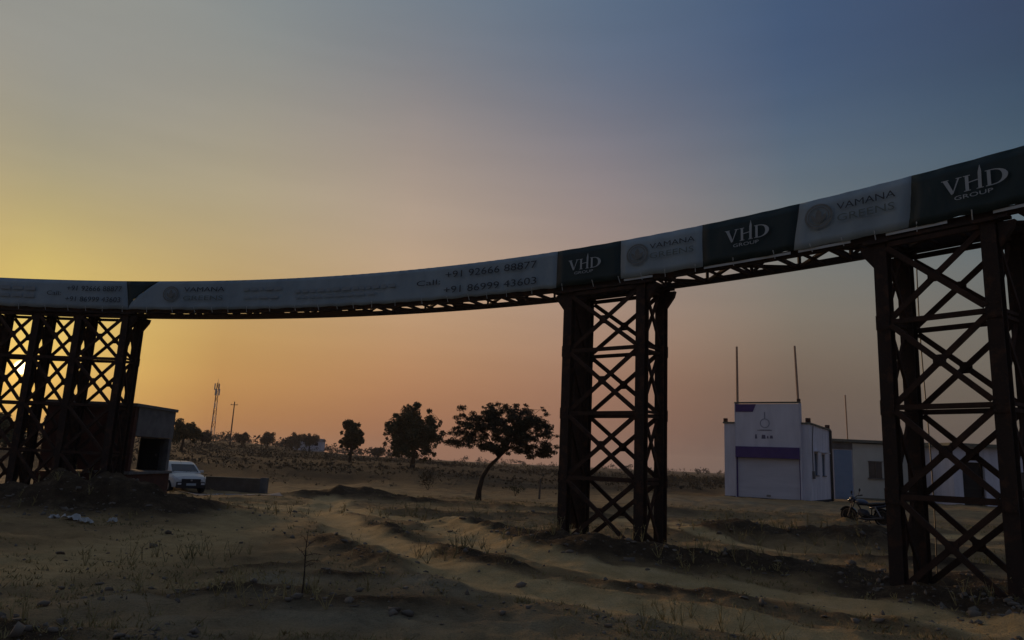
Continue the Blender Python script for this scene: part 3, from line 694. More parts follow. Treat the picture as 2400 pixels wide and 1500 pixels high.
# ------------------------------------------------------------------ white shop building with two tall poles
def local(o, rz):
    M = Matrix.Rotation(rz, 3, 'Z'); return lambda x, y, z: Vector(o) + M @ Vector((x, y, z))
def shop():
    o = Vector((13.95, 47.83, .12)); rz = math.radians(-33); T = local(o, rz)
    root = empty('shop_building', T(2.48, 3, 0), 'white shop building with purple signband, roller shutter and two tall roof poles', 'building')
    def B(name, x0, x1, y0, y1, z0, z1, m, par=root, bev=0): return MB().box(T((x0 + x1) / 2, (y0 + y1) / 2, (z0 + z1) / 2), (x1 - x0, y1 - y0, z1 - z0), rz=rz).build(name, m, par, bevel=bev)
    W, D, Hh = 5.19, 6.6, 4.74
    B('plinth', -.05, W + .05, -.05, D, -.3, .22, 'dark_void')
    B('front_wall', 0, W, 0, .23, .22, Hh, 'wall_white'); B('rear_wall', 0, W, D - .23, D, .22, Hh, 'wall_white'); B('side_wall', 0, .23, .235, D - .235, .22, Hh, 'wall_white')
    # right side wall with two window openings
    sw = MB()
    wins = [(1.2, 2.2), (3.6, 4.6)]; z0, z1 = 1.72, 3.05
    for a, b in ((.235, 1.2), (2.2, 3.6), (4.6, D - .235)): sw.box(T(W - .115, (a + b) / 2, (Hh + .22) / 2), (.23, b - a, Hh - .22), rz=rz)
    for a, b in wins:
        sw.box(T(W - .115, (a + b) / 2, (z0 + .22) / 2), (.23, b - a, z0 - .22), rz=rz); sw.box(T(W - .115, (a + b) / 2, (Hh + z1) / 2), (.23, b - a, Hh - z1), rz=rz)
    sw.build('side_wall', 'wall_white', root)
    for a, b in wins:
        w = B('window', W - .14, W - .10, a, b, z0, z1, 'glass_dark')
        for f in (0, .5, 1): B('mullion', W - .10, W - .06, a + (b - a) * f - .03, a + (b - a) * f + .03, z0, z1, 'blue_paint', w)
        B('sill', W - .02, W + .07, a - .08, b + .08, z0 - .06, z0, 'concrete', w)
        B('window_hood', W + .005, W + .32, a - .15, b + .15, z1 + .08, z1 + .14, 'wall_white', w)
    B('roof_slab', -.08, W + .08, -.06, D + .08, Hh, Hh + .1, 'roof_edge')
    # signboard block standing proud of the front
    bx0, bx1 = .80, 4.65
    B('sign_block', bx0, bx1, -.3, -.005, 2.75, 5.95, 'sign_white', bev=.01); B('sign_return', bx0 - .04, bx0, -.32, .2, .1, 6.0, 'wall_white'); B('sign_return', bx1, bx1 + .06, -.32, .2, .1, 6.0, 'wall_white')
    B('sign_cap', bx0 - .05, bx1 + .07, -.34, .02, 6.01, 6.08, 'roof_edge')
    band = B('sign_band', bx0 + .01, bx1 - .01, -.42, -.305, 2.62, 3.30, 'purple', bev=.008)
    tb = MB(); p = [T(bx0 + .02, -.306, 5.94), T(bx0 + 1.3, -.306, 5.94), T(bx0 + 1.1, -.306, 5.46), T(bx0 + .02, -.306, 5.46)]
    tb.prism(p, (0, 0, 0), T(0, -.02, 0) - T(0, 0, 0)).build('sign_tab', 'purple', root)
    # faint emblem and the line of lettering, too blurred to read
    em = MB()
    for q in ring(2.62, 4.75, .24, .30, 20): em.add([T(u, -.309, v) for u, v in q], [(0, 1, 2, 3)])
    em.add([T(u, -.309, v) for u, v in ((2.58, 5.05), (2.66, 5.05), (2.66, 5.45), (2.58, 5.45))], [(0, 1, 2, 3)])
    mat('sign_mark', (.30, .30, .36), .7); mat('sign_ink', (.13, .12, .18), .7)
    em.build('emblem', 'sign_mark', root)
    for a, b, c, d in ((2.0, 2.14, 3.80, 4.06), (2.40, 2.66, 3.80, 4.04), (2.72, 2.84, 3.82, 3.98), (2.9, 3.1, 3.82, 4.0)):
        MB().add([T(u, -.309, v) for u, v in ((a, c), (b, c), (b - .03, d), (a + .03, d))], [(0, 1, 2, 3)]).build('lettering', 'sign_ink', root)
    mk = MB()
    for a, b in ((2.15, 3.05), (2.3, 2.95)): mk.add([T(u, -.3085, v) for u, v in ((a, 4.28 + .12 * (a - 2.1)), (b, 4.28 + .12 * (a - 2.1)), (b, 4.34 + .12 * (a - 2.1)), (a, 4.34 + .12 * (a - 2.1)))], [(0, 1, 2, 3)])
    mk.build('small_print', 'sign_mark', root)
    # roller shutter of single slats
    sh = B('shutter', bx0 + .02, bx1 - .02, -.1, -.06, .2, 2.62, 'shutter')
    z = .24
    while z < 2.58: B('slat', bx0 + .05, bx1 - .05, -.125, -.1, z, z + .10, 'shutter', sh); z += .125
    for x in (bx0 + .04, bx1 - .04): B('shutter_guide', x - .04, x + .04, -.16, -.10, .2, 2.62, 'purple', sh)
    B('threshold', bx0 - .5, bx1 + .5, -.9, -.06, -.25, .04, 'concrete')
    # roof poles and rough column stubs
    def pole(x, y, z0, z1, r, lean=0): MB().tube([T(x, y, z0), T(x + lean / 2, y, (z0 + z1) / 2), T(x + lean, y, z1)], [r, r * .95, r * .8], 8).build('roof_pole', 'pole_rust', root)
    pole(bx0 - .02, .3, 4.7, 9.75, .085); pole(bx1 - .1, .12, 6.05, 9.6, .08, -.12)
    for x, y, zz, s in ((.06, .1, Hh + .1, .26), (W - .1, .1, Hh + .1, .3), (W - .1, D - .2, Hh + .1, .3), (bx1 - .05, .0, 6.08, .22)):
        MB().box(T(x, y, zz + s * .45), (s, s, s * .9), rz=rz + .2).build('column_stub', 'brown_stub', root, bevel=.03)
    B('meter_box', W + .005, W + .12, .35, .7, 1.5, 1.95, 'concrete'); MB().tube([T(W + .03, .5, 1.95), T(W + .03, .5, 3.6), T(W + .03, .9, Hh - .05)], .02, 6).build('conduit', 'black_plastic', root)
    B('shutter_lock', bx0 + 1.8, bx0 + 2.05, -.15, -.125, .3, .42, 'metal_grey', sh)
    # drainpipe at the far corner
    MB().tube([T(W + .1, D - .25, Hh), T(W + .1, D - .25, .1)], .09, 8).build('drainpipe', 'glass_dark', root)
shop()
def back_house():
    y = 57.0; g = .15
    root = empty('row_house', (28.5, y + 3, g), 'long low cream house with a blue section, standing behind the shop', 'house')
    def B(name, x0, x1, y0, y1, z0, z1, m, par=root): return MB().box(((x0 + x1) / 2, (y0 + y1) / 2, (z0 + z1) / 2), (x1 - x0, y1 - y0, z1 - z0)).build(name, m, par)
    B('blue_wall', 24.3, 26.38, y, y + .25, -.1, 3.9, 'wall_white'); B('lintel_beam', 24.3, 26.38, y - .06, y + .25, 3.902, 4.45, 'concrete')
    d = B('blue_shutter', 24.95, 26.3, y - .05, y - .005, .2, 3.85, 'blue_paint'); 
    for k_ in range(9): B('slat', 25.0, 26.25, y - .07, y - .05, .3 + k_ * .39, .6 + k_ * .39, 'blue_paint', d)
    B('front_wall', 26.385, 34.2, y - .05, y + .2, -.1, 4.38, 'cream'); B('roof_slab', 24.2, 34.5, y - .35, y + 6.5, 4.455, 4.66, 'roof_edge')
    B('side_wall', 24.3, 24.5, y + .255, y + 6, -.1, 4.45, 'cream'); B('side_wall', 34.0, 34.19, y + .21, y + 6, -.1, 4.45, 'cream'); B('rear_wall', 24.3, 34.2, y + 6.005, y + 6.2, -.1, 4.45, 'cream')
    for x in (27.55,):
        w = B('window', x, x + 1.0, y - .09, y - .055, 1.85, 3.05, 'glass_dark'); B('window_frame', x - .06, x + 1.06, y - .14, y - .095, 3.05, 3.11, 'wood_grey', w); B('mullion', x + .47, x + .53, y - .12, y - .095, 1.85, 3.05, 'wood_grey', w); B('sill', x - .1, x + 1.1, y - .2, y - .055, 1.77, 1.845, 'concrete', w)
    B('plinth', 26.4, 34.25, y - .12, y - .055, -.3, .35, 'roof_edge')
    MB().tube([(26.3, y + .5, 4.6), (26.24, y + .5, 8.1)], .05, 6).build('roof_pole', 'pole_rust', root)
back_house()
def side_house():
    y = 53.2
    root = empty('white_house', (36, y + 3, .1), 'pale bluish white house with a tall dark doorway, seen through the nearest tower', 'house')
    def B(name, x0, x1, y0, y1, z0, z1, m, par=root): return MB().box(((x0 + x1) / 2, (y0 + y1) / 2, (z0 + z1) / 2), (x1 - x0, y1 - y0, z1 - z0)).build(name, m, par)
    B('pilaster', 31.7, 32.35, y - .08, y + .2, -.2, 4.3, 'wall_white'); B('front_wall', 34.0, 40.5, y, y + .22, -.2, 4.3, 'wall_white'); B('front_wall', 32.355, 33.995, y + .02, y + .2, 3.25, 4.3, 'wall_white')
    B('side_wall', 31.75, 31.95, y + .205, y + 6, -.2, 4.3, 'wall_white'); B('rear_wall', 31.75, 40.5, y + 6.005, y + 6.2, -.2, 4.3, 'wall_white'); B('side_wall', 40.3, 40.5, y + .225, y + 6, -.2, 4.3, 'wall_white')
    B('roof_slab', 31.4, 40.8, y - .4, y + 6.5, 4.305, 4.55, 'roof_edge')
    d = B('door', 32.36, 33.99, y + .5, y + .56, -.1, 3.25, 'dark_void'); B('door_leaf_rail', 32.4, 33.95, y + .46, y + .5, 1.4, 1.5, 'black_plastic', d)
    B('doorstep', 32.2, 34.2, y - .5, y - .085, -.3, .12, 'concrete')
    w = B('window', 36.4, 37.6, y - .04, y - .005, 1.5, 2.7, 'glass_dark'); B('sill', 36.3, 37.7, y - .14, y - .005, 1.42, 1.495, 'concrete', w)
side_house()

# ------------------------------------------------------------------ parked car
def car():
    px, py = -16.65, 38.6; g = gz(px, py); hd = math.radians(-47)      # heading towards the camera and right
    root = empty('parked_car', (px, py, g), 'white hatchback car parked beside the guard house, front towards us', 'car')
    M = Matrix.Rotation(hd, 3, 'Z')
    def T(x, y, z): return Vector((px, py, g)) + M @ Vector((x, y, z))
    # stations along the length: x, half width, z bottom, z shoulder
    def loft(rows, name, m, smooth=True):
        k = len(rows[0]); vs = [T(*p) for r in rows for p in r]; fs = []
        for i in range(len(rows) - 1):
            for j in range(k): fs.append((i * k + j, i * k + (j + 1) % k, (i + 1) * k + (j + 1) % k, (i + 1) * k + j))
        fs += [tuple(range(k))[::-1], tuple((len(rows) - 1) * k + j for j in range(k))]
        return MB().add(vs, fs).build(name, m, root, smooth=False, bevel=.025)
    def sect(x, w, zb, zs, zc):
        return [(x, -w * .96, zb), (x, -w, zb + .18), (x, -w * .99, zs - .12), (x, -w * .90, zs), (x, -w * .45, zc), (x, w * .45, zc), (x, w * .90, zs), (x, w * .99, zs - .12), (x, w, zb + .18), (x, w * .96, zb)]
    loft([sect(-1.92, .70, .36, .78, .84), sect(-1.80, .80, .28, .92, .98), sect(-1.2, .845, .24, .96, 1.0), sect(0, .85, .24, .94, .97), sect(.75, .85, .24, .92, .98), sect(1.35, .83, .26, .86, .93), sect(1.72, .76, .30, .76, .81), sect(1.86, .62, .36, .64, .68)], 'body', 'car_white')
    # greenhouse
    def cs(x, w, z0, z1): return [(x, -w, z0), (x, -w * .86, z1 - .05), (x, -w * .70, z1), (x, w * .70, z1), (x, w * .86, z1 - .05), (x, w, z0)]
    loft([cs(-1.72, .76, .93, 1.05), cs(-1.45, .78, .93, 1.42), cs(-.7, .80, .93, 1.50), cs(.05, .80, .93, 1.48), cs(.42, .79, .93, 1.36), cs(1.02, .76, .93, .98)], 'cabin', 'car_white')
    def quad(name, pts, m): MB().add([T(*p) for p in pts], [tuple(range(len(pts)))]).build(name, m, root)
    def glass(name, pts): 
        c = [T(*p) for p in pts]; nrm = (c[1] - c[0]).cross(c[2] - c[0]).normalized() * .012
        MB().prism([p - nrm for p in c], (0, 0, 0), 2 * nrm).build(name, 'glass_dark', root)
    glass('windscreen', [(.97, -.64, 1.0), (.97, .64, 1.0), (.44, .56, 1.345), (.44, -.56, 1.345)])
    for s in (-1, 1):
        glass('side_window', [(.62, s * .795, .99), (-.32, s * .815, .99), (-.32, s * .735, 1.40), (.18, s * .735, 1.38)])
        glass('side_window', [(-.40, s * .815, .99), (-1.25, s * .805, .99), (-1.2, s * .73, 1.38), (-.40, s * .735, 1.40)])
        MB().prism([T(1.70, s * .72, .66), T(1.58, s * .80, .68), T(1.54, s * .80, .80), T(1.70, s * .66, .76)], (0, 0, 0), M @ Vector((.06, 0, 0))).build('headlight', 'lamp_glass', root)
        MB().box(T(.62, s * .93, 1.02), (.12, .2, .13), rz=hd).build('wing_mirror', 'car_white', root, bevel=.02)
        MB().box(T(-.36, s * .853, .82), (.16, .02, .03), rz=hd).build('door_handle', 'metal_grey', root)
        MB().box(T(1.89, s * .56, .45), (.06, .16, .08), rz=hd).build('fog_lamp', 'lamp_glass', root)
        for x in (-1.22, 1.2):
            ax = M @ Vector((0, s, 0))
            w = MB().lathe([(.20, .0), (.29, .0), (.305, .04), (.305, .15), (.29, .19), (.2, .19)], T(x, s * .68, .30), ax, 20).build('wheel', 'tyre', root)
            MB().lathe([(.02, .0), (.19, .0), (.19, .02), (.06, .035), (.02, .04)], T(x, s * .865, .30), ax, 14).build('rim', 'metal_grey', w)
    MB().box(T(1.85, 0, .60), (.10, .92, .17), rz=hd).build('grille', 'black_plastic', root, bevel=.015)
    MB().box(T(1.80, 0, .39), (.20, 1.36, .30), rz=hd).build('bumper_lower', 'black_plastic', root, bevel=.03)
    MB().box(T(1.91, 0, .42), (.02, .46, .11), rz=hd).build('number_plate', 'print_white', root)
    MB().box(T(1.91, 0, .62), (.02, .10, .08), rz=hd).build('badge', 'metal_grey', root, bevel=.01)
    MB().tube([T(.55, -.1, 1.40), T(.15, -.1, 1.62)], .006, 5).build('aerial', 'black_plastic', root)
    for s in (-1, 1): MB().bar(T(1.0, s * .1 + .15, 1.0), T(.72, s * .1 - .25, 1.16), .015, .012).build('wiper', 'black_plastic', root)
car()

# ------------------------------------------------------------------ parked motorcycle
mat('engine_black', (.05, .05, .055), .5, metal=.4)
def motorcycle():
    px, py = 12.2, 25.5; g = gz(px, py); hd = math.radians(128); sc = .9
    root = empty('motorcycle', (px, py, g), 'dark motorcycle on its stand beside the nearest tower', 'motorcycle')
    M = Matrix.Rotation(hd, 3, 'Z') @ Matrix.Rotation(math.radians(-8), 3, 'X') * sc
    def T(x, y, z): return Vector((px, py, g)) + M @ Vector((x, y, z))
    ax = M @ Vector((0, 1, 0))
    for x in (-.62, .64):
        w = MB().lathe([(.24, -.02), (.29, -.045), (.31, 0), (.29, .045), (.24, .02)], T(x, 0, .31), ax, 24).build('wheel', 'tyre', root)
        MB().lathe([(.225, -.02), (.245, -.025), (.245, .025), (.225, .02)], T(x, 0, .31), ax, 20).build('rim', 'metal_grey', w)
        for k_ in range(5):
            a = 2 * math.pi * k_ / 5; MB().bar(T(x, 0, .31), T(x + .23 * math.cos(a), 0, .31 + .23 * math.sin(a)), .03, .02).build('spoke', 'metal_grey', w)
        MB().lathe([(.05, -.05), (.05, .05)], T(x, 0, .31), ax, 10).build('hub', 'metal_grey', w)
    for s in (-1, 1):
        MB().tube([T(.66, s * .08, .31), T(.52, s * .08, .62), T(.40, s * .08, .92)], [.022, .026, .026], 8).build('fork', 'metal_grey', root)
        MB().tube([T(-.62, s * .1, .31), T(-.05, s * .09, .36)], .024, 8).build('swingarm', 'black_plastic', root)
        MB().tube([T(-.6, s * .12, .35), T(-.42, s * .12, .72)], .03, 8).build('shock_absorber', 'metal_grey', root)
        h = MB().tube([T(.40, s * .04, .96), T(.38, s * .2, 1.02), T(.28, s * .36, 1.03)], .014, 8).build('handlebar', 'black_plastic', root)
        MB().tube([T(.30, s * .30, 1.03), T(.26, s * .40, 1.03)], .02, 8).build('grip', 'tyre', h)
        MB().tube([T(.34, s * .24, 1.03), T(.30, s * .30, 1.20)], .007, 6).build('mirror_stem', 'black_plastic', root)
        MB().lathe([(.02, -.01), (.055, -.006), (.055, .006), (.02, .01)], T(.30, s * .31, 1.23), M @ Vector((1, 0, .1)), 12).build('mirror', 'black_plastic', root)
        MB().tube([T(.1, s * .1, .3), T(.08, s * .24, .29)], .016, 6).build('footrest', 'black_plastic', root)
        MB().lathe([(.01, 0), (.03, .01), (.03, .06), (.01, .07)], T(.44, s * .14, .84), M @ Vector((0, s, 0)), 8).build('indicator', 'brown_stub', root)
    def blob(name, rows, m, n=10):
        vs = []; 
        for x, w, z, h in rows:
            for j in range(n): a = 2 * math.pi * j / n; vs.append(T(x, w * math.cos(a), z + h * math.sin(a)))
        k = len(rows); fs = [(i * n + j, i * n + (j + 1) % n, (i + 1) * n + (j + 1) % n, (i + 1) * n + j) for i in range(k - 1) for j in range(n)] + [tuple(range(n))[::-1], tuple((k - 1) * n + j for j in range(n))]
        return MB().add(vs, fs).build(name, m, root, smooth=True)
    blob('fuel_tank', [(-.12, .06, .80, .05), (-.05, .11, .81, .10), (.12, .15, .83, .12), (.27, .14, .84, .11), (.36, .06, .84, .06)], 'bike_blue')
    blob('seat', [(-.78, .05, .84, .03), (-.7, .10, .83, .05), (-.4, .13, .80, .055), (-.15, .10, .77, .05), (-.06, .05, .79, .03)], 'black_plastic')
    blob('tail_cowl', [(-.86, .04, .80, .03), (-.75, .08, .75, .06), (-.45, .11, .70, .07), (-.2, .1, .66, .06)], 'bike_blue')
    blob('engine', [(-.12, .08, .38, .10), (-.05, .14, .40, .16), (.12, .15, .42, .17), (.22, .10, .46, .14), (.27, .06, .48, .08)], 'engine_black')
    blob('headlight', [(.44, .06, .88, .06), (.50, .10, .88, .10), (.58, .095, .88, .095), (.60, .03, .88, .03)], 'glass_dark')
    blob('headlight_cowl', [(.36, .06, .92, .08), (.44, .12, .93, .12), (.50, .115, .95, .115)], 'bike_blue')
    for x, a0, a1 in ((.64, .5, 2.7), (-.62, .6, 2.9)):
        m = MB(); pts = [T(x + .345 * math.cos(a), 0, .31 + .345 * math.sin(a)) for a in np.linspace(a0, a1, 12)]
        for a, b in zip(pts[:-1], pts[1:]): m.bar(a, b, .11, .008, side=M @ Vector((0, .01, 1)) if False else None)
        m.build('mudguard', 'bike_blue', root)
    MB().tube([T(.24, .1, .45), T(.22, .16, .26), T(-.1, .17, .24), T(-.75, .17, .33)], [.02, .025, .045, .045], 10).build('exhaust', 'engine_black', root)
    MB().tube([T(.36, 0, .9), T(.2, 0, .62), T(.05, 0, .28), T(-.2, 0, .3), T(-.25, 0, .7), T(.3, 0, .8)], .025, 8).build('frame', 'black_plastic', root)
    MB().tube([T(.02, -.08, .3), T(.0, -.3, .0)], .014, 6).build('side_stand', 'black_plastic', root)
    MB().box(T(-.88, 0, .62), (.02, .18, .12), m=M).build('number_plate', 'print_white', root)
motorcycle()

# ------------------------------------------------------------------ trees
def leaf_cloud(centers, radii, n, size, rng, flat=1.0, shape=1.7):
    """n leaf-sized quads gathered round clump centres"""
    centers = np.asarray(centers); radii = np.asarray(radii); w = radii ** 2; w = w / w.sum()
    idx = rng.choice(len(centers), n, p=w)
    d = rng.normal(size=(n, 3)); d /= np.linalg.norm(d, axis=1)[:, None]
    r = rng.random(n) ** (1 / shape)
    p = centers[idx] + d * (r * radii[idx])[:, None] * np.array([1, 1, flat])
    a = rng.normal(size=(n, 3)); a /= np.linalg.norm(a, axis=1)[:, None]
    b = np.cross(a, rng.normal(size=(n, 3))); b /= np.linalg.norm(b, axis=1)[:, None]
    s = size * (.4 + 1.3 * rng.random(n) ** 1.6); L = s[:, None] * a; Wd = (.5 * s)[:, None] * b
    v = np.stack([p - L * .5, p + Wd * .5, p + L * .5, p - Wd * .5], 1).reshape(-1, 3)
    q = np.arange(4 * n).reshape(-1, 4); return v, q
def tree(base, trunk, clumps, n, size, label, m='leaf_dark', trunk_r=.15, name='tree', seed=1, group=None, flat=1.0, limbs=True, twigs=0):
    rng = np.random.default_rng(seed); rr = random.Random(seed); base = Vector(base)
    root = empty(name, base, label, 'tree', group)
    tp = [base + Vector(p) for p in trunk]
    k = len(tp)
    tm = MB().tube(tp, [trunk_r * (1 - .62 * i / (k - 1)) * (1.25 if i == 0 else 1) for i in range(k)], 9)
    cs = [base + Vector(c[:3]) for c in clumps]
    if limbs:
        main = list(range(0, len(cs), max(1, len(cs) // 13)))
        joints = []
        for k_ in main:
            c = cs[k_]; s = tp[-1] if rr.random() < .6 else tp[-2]; L = (c - s).length
            pts = [s] + [s.lerp(c, f) + Vector((rr.uniform(-1, 1), rr.uniform(-1, 1), rr.uniform(-.3, 1.2))) * L * .09 for f in (.3, .55, .8)] + [c]
            tm.tube(pts, [trunk_r * f for f in (.42, .32, .22, .13, .05)], 6); joints += pts[1:]
        for k_, (c, cl) in enumerate(zip(cs, clumps)):
            if k_ in main: continue
            q = min(joints, key=lambda e: (e - c).length); L = (c - q).length
            tm.tube([q, q.lerp(c, .5) + Vector((rr.uniform(-1, 1), rr.uniform(-1, 1), rr.uniform(-.5, 1))) * L * .14, c], [trunk_r * .10, trunk_r * .07, trunk_r * .03], 5)
            for _ in range(twigs):
                e = c + Vector((rr.uniform(-1, 1), rr.uniform(-1, 1), rr.uniform(-.4, .8) * flat)) * cl[3] * 1.3
                tm.tube([c, c.lerp(e, .5) + Vector((0, 0, .03)), e], [trunk_r * .05, trunk_r * .04, trunk_r * .02], 4)
    tm.build('trunk', 'bark', root, smooth=True)
    v, q = leaf_cloud([tuple(c - base) for c in cs], [c[3] for c in clumps], n, size, rng, flat)
    o = fast_mesh('crown', v, quads=q, m=m); o.parent = root
    return root
def clump_cloud(c, rad, n, cr, seed, zmin=-1.0, hollow=.55):
    rr = random.Random(seed); out = []
    while len(out) < n:
        d = Vector((rr.gauss(0, 1), rr.gauss(0, 1), rr.gauss(0, 1))).normalized() * (rr.uniform(hollow, 1.0))
        if d.z < zmin: continue
        out.append((c[0] + d.x * rad[0], c[1] + d.y * rad[1], c[2] + d.z * rad[2], cr * rr.uniform(.65, 1.3)))
    return out
# flat-crowned thorn tree in the middle distance, leaning trunk
ax_, ay_ = -1.17, 34.0; az_ = gz(ax_, ay_)
ac = []
_rr = random.Random(21)
for i in range(165):
    u = _rr.uniform(-1, 1); v_ = _rr.uniform(-1, 1)
    if u * u + v_ * v_ > 1: continue
    top = 4.4 - .95 * abs(u) ** 1.8 - .5 * v_ * v_; bot = 2.15 + .25 * abs(u) - (.25 if u > .55 else 0)
    for kz in range(2): ac.append((.92 + u * 2.25, v_ * 1.8, bot + (top - bot) * _rr.random() ** .8, _rr.uniform(.13, .33)))
ac += [(2.9 + _rr.uniform(-.35, .3), _rr.uniform(-.6, .6), _rr.uniform(1.95, 2.5), _rr.uniform(.12, .25)) for _ in range(9)]
ac += [(_rr.uniform(-1.3, 3.1), _rr.uniform(-1, 1), _rr.uniform(3.6, 4.5), _rr.uniform(.08, .18)) for _ in range(16)]
ac += [(_rr.choice((-1.5, 3.2)) + _rr.uniform(-.25, .25), _rr.uniform(-.8, .8), _rr.uniform(2.3, 3.7), _rr.uniform(.08, .2)) for _ in range(14)]
ac += [(-.95, .1, 4.15, .28), (-1.15, -.1, 3.7, .22), (-1.5, 0, 2.55, .25), (-1.05, .2, 2.5, .35), (3.1, .1, 3.35, .22), (3.0, 0, 2.4, .3), (2.1, 0, 4.1, .3), (1.5, .1, 4.35, .22), (.4, 0, 4.3, .25)]
tree((ax_, ay_, az_ - .05), [(0, 0, -.15), (.03, 0, .5), (.16, .02, 1.1), (.45, .05, 1.6), (.85, .08, 2.0), (1.05, .1, 2.5)], ac, 52000, .078, 'sparse flat-crowned thorn tree with leaning trunk, left of the middle tower', 'leaf_acacia', .14, 'thorn_tree', 5, flat=.62, twigs=2)
# dense round tree
tree((-9.9, 80, gz(-9.9, 80) - .1), [(0, 0, -.2), (.05, 0, 1.0), (.1, 0, 2.2), (-.1, 0, 3.8)], clump_cloud((-.1, 0, 3.75), (2.95, 2.8, 3.1), 88, .66, 3, hollow=.1) + clump_cloud((-.1, 0, 3.8), (3.25, 3.0, 3.35), 40, .26, 33, hollow=.85), 36000, .235, 'dense round dark tree between the narrow tree and the thorn tree', 'leaf_dark', .28, 'round_tree', 8)
tree((-18.6, 90, gz(-18.6, 90) - .1), [(0, 0, -.2), (.03, 0, 1.0), (.0, 0, 2.2), (0, 0, 3.6)], clump_cloud((0, 0, 3.2), (1.1, 1.1, 1.9), 34, .56, 4, hollow=.05) + clump_cloud((0, 0, 3.2), (1.45, 1.4, 2.3), 22, .22, 34, hollow=.85), 18000, .21, 'narrow upright dark tree, slimmest on the field', 'leaf_dark', .2, 'narrow_tree', 9)
tree((-47.4, 110, gz(-47.4, 110) - .1), [(0, 0, -.2), (.0, 0, 1.0), (.1, 0, 2.0), (0, 0, 3.2)], clump_cloud((.1, 0, 2.9), (2.2, 2.2, 1.8), 30, .8, 6, hollow=.1), 11000, .28, 'round dark tree just right of the guard house roof', 'leaf_dark', .25, 'round_tree', 10)
# trees standing on the low ridge
for i, (px, Yd, hh, w, lab) in enumerate([(-.352, 170, 3.6, 3.0, 'low bushy tree on the ridge below the red and white mast'), (-.318, 190, 4.2, 3.6, 'bushy tree on the ridge right of the wooden pole'), (-.285, 200, 4.6, 4.2, 'broad bushy tree on the ridge left of the far white building'),
        (-.262, 205, 5.2, 4.0, 'tallest bushy tree on the ridge above the far white building'), (-.405, 150, 3.2, 3.4, 'low bushy tree at the left end of the open ridge'), (-.17, 180, 2.8, 3.2, 'small bushy tree right behind the round tree on the far field'),
        (-.60, 95, 5.0, 3.6, 'dark bushy tree behind the left tower'), (-.665, 85, 4.4, 3.4, 'dark bushy tree at far left edge, seen through the lattice')]):
    x = px * Yd; g = gz(x, Yd)
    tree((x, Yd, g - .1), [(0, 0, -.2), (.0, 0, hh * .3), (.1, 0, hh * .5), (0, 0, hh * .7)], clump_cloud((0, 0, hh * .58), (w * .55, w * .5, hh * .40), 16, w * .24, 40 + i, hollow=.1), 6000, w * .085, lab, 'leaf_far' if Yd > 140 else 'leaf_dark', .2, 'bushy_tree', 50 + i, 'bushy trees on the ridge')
# far wooded skyline and scrub, masses nobody could count
def mass(name, label, specs, m, seed):
    rng = np.random.default_rng(seed); V = []; Q = []; o = 0
    for (x, y, h_, w, n, sz) in specs:
        g = float(ground_z(np.array([x]), np.array([y]), False)[0])
        c = [(x + rng.normal() * w * .35, y + rng.normal() * w * .3, g + h_ * rng.uniform(.15, .75)) for _ in range(5)]
        v, q = leaf_cloud(c, [h_ * rng.uniform(.25, .5) for _ in c], n, sz, rng, .8); V.append(v); Q.append(q + o); o += len(v)
    ob = fast_mesh(name, np.vstack(V), quads=np.vstack(Q), m=m); tag(ob, label, kind='stuff'); return ob
rng = np.random.default_rng(12); sp = []
for i in range(190):
    a = rng.uniform(-.8, .85); y = rng.uniform(320, 620)
    h_ = rng.uniform(1.6, 4.2) * (1.5 if a < -.1 else 1.15); sp.append((a * y, y, h_, h_ * 2.2, 110, h_ * .2))
for i in range(170):
    a = rng.uniform(-.62, -.12); y = rng.uniform(175, 300); h_ = rng.uniform(1.6, 3.6) * (1 if a < -.22 else .8); sp.append((a * y, y, h_, h_ * 2.2, 80, h_ * .2))
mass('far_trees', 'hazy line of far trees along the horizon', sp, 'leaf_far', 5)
sp = []
for i in range(2200):
    a = rng.uniform(-.75, .42); y = 62 * (170 / 62) ** rng.random() ** .8
    if a > .25 and y < 85: continue
    if float(fbm(np.array([a * y * .03]), np.array([y * .08]), 3)[0]) < rng.uniform(-.35, .02): continue
    h_ = min(.22 + rng.exponential(.16), 1.1) * (.7 + y / 140); sp.append((a * y, y, h_, h_ * 6, 60, .10 + h_ * .12))
for i in range(46):
    a = rng.uniform(-.5, .2); y = rng.uniform(44, 62); h_ = min(.15 + rng.exponential(.15), .6); sp.append((a * y, y, h_, h_ * 3.5, 40, .07 + h_ * .1))
for i in range(60):
    a = rng.uniform(.17, .30); y = rng.uniform(60, 130); h_ = rng.uniform(.3, .9); sp.append((a * y, y, h_, h_ * 3.0, 46, .2))
mass('scrub', 'dark low scrub covering the middle distance', sp, 'scrub', 6)
# single bushes
def bush(x, y, h_, w, label, n=420, sz=.07, m='leaf_dark', seed=1):
    rng = np.random.default_rng(seed); g = gz(x, y); root = empty('bush', (x, y, g), label, 'bush')
    st = MB()
    for k_ in range(5): a = k_ * 1.3; st.tube([(x, y, g - .05), (x + .3 * w * math.cos(a), y + .3 * w * math.sin(a), g + h_ * .7)], [.012, .005], 5)
    st.build('stem', 'bark', root)
    c = [(rng.normal() * w * .22, rng.normal() * w * .2, h_ * rng.uniform(.3, .75)) for _ in range(8)]
    v, q = leaf_cloud(c, [w * .26] * 8, n, sz, rng, .9); o = fast_mesh('foliage', v, quads=q, m=m); o.parent = root
bush(.62, 42, .72, .6, 'small round dark bush right of the thorn tree', seed=3)
bush(-4.6, 45.5, 1.15, 1.6, 'reddish dark bush below the dense round tree', 700, .1, 'scrub', 4)

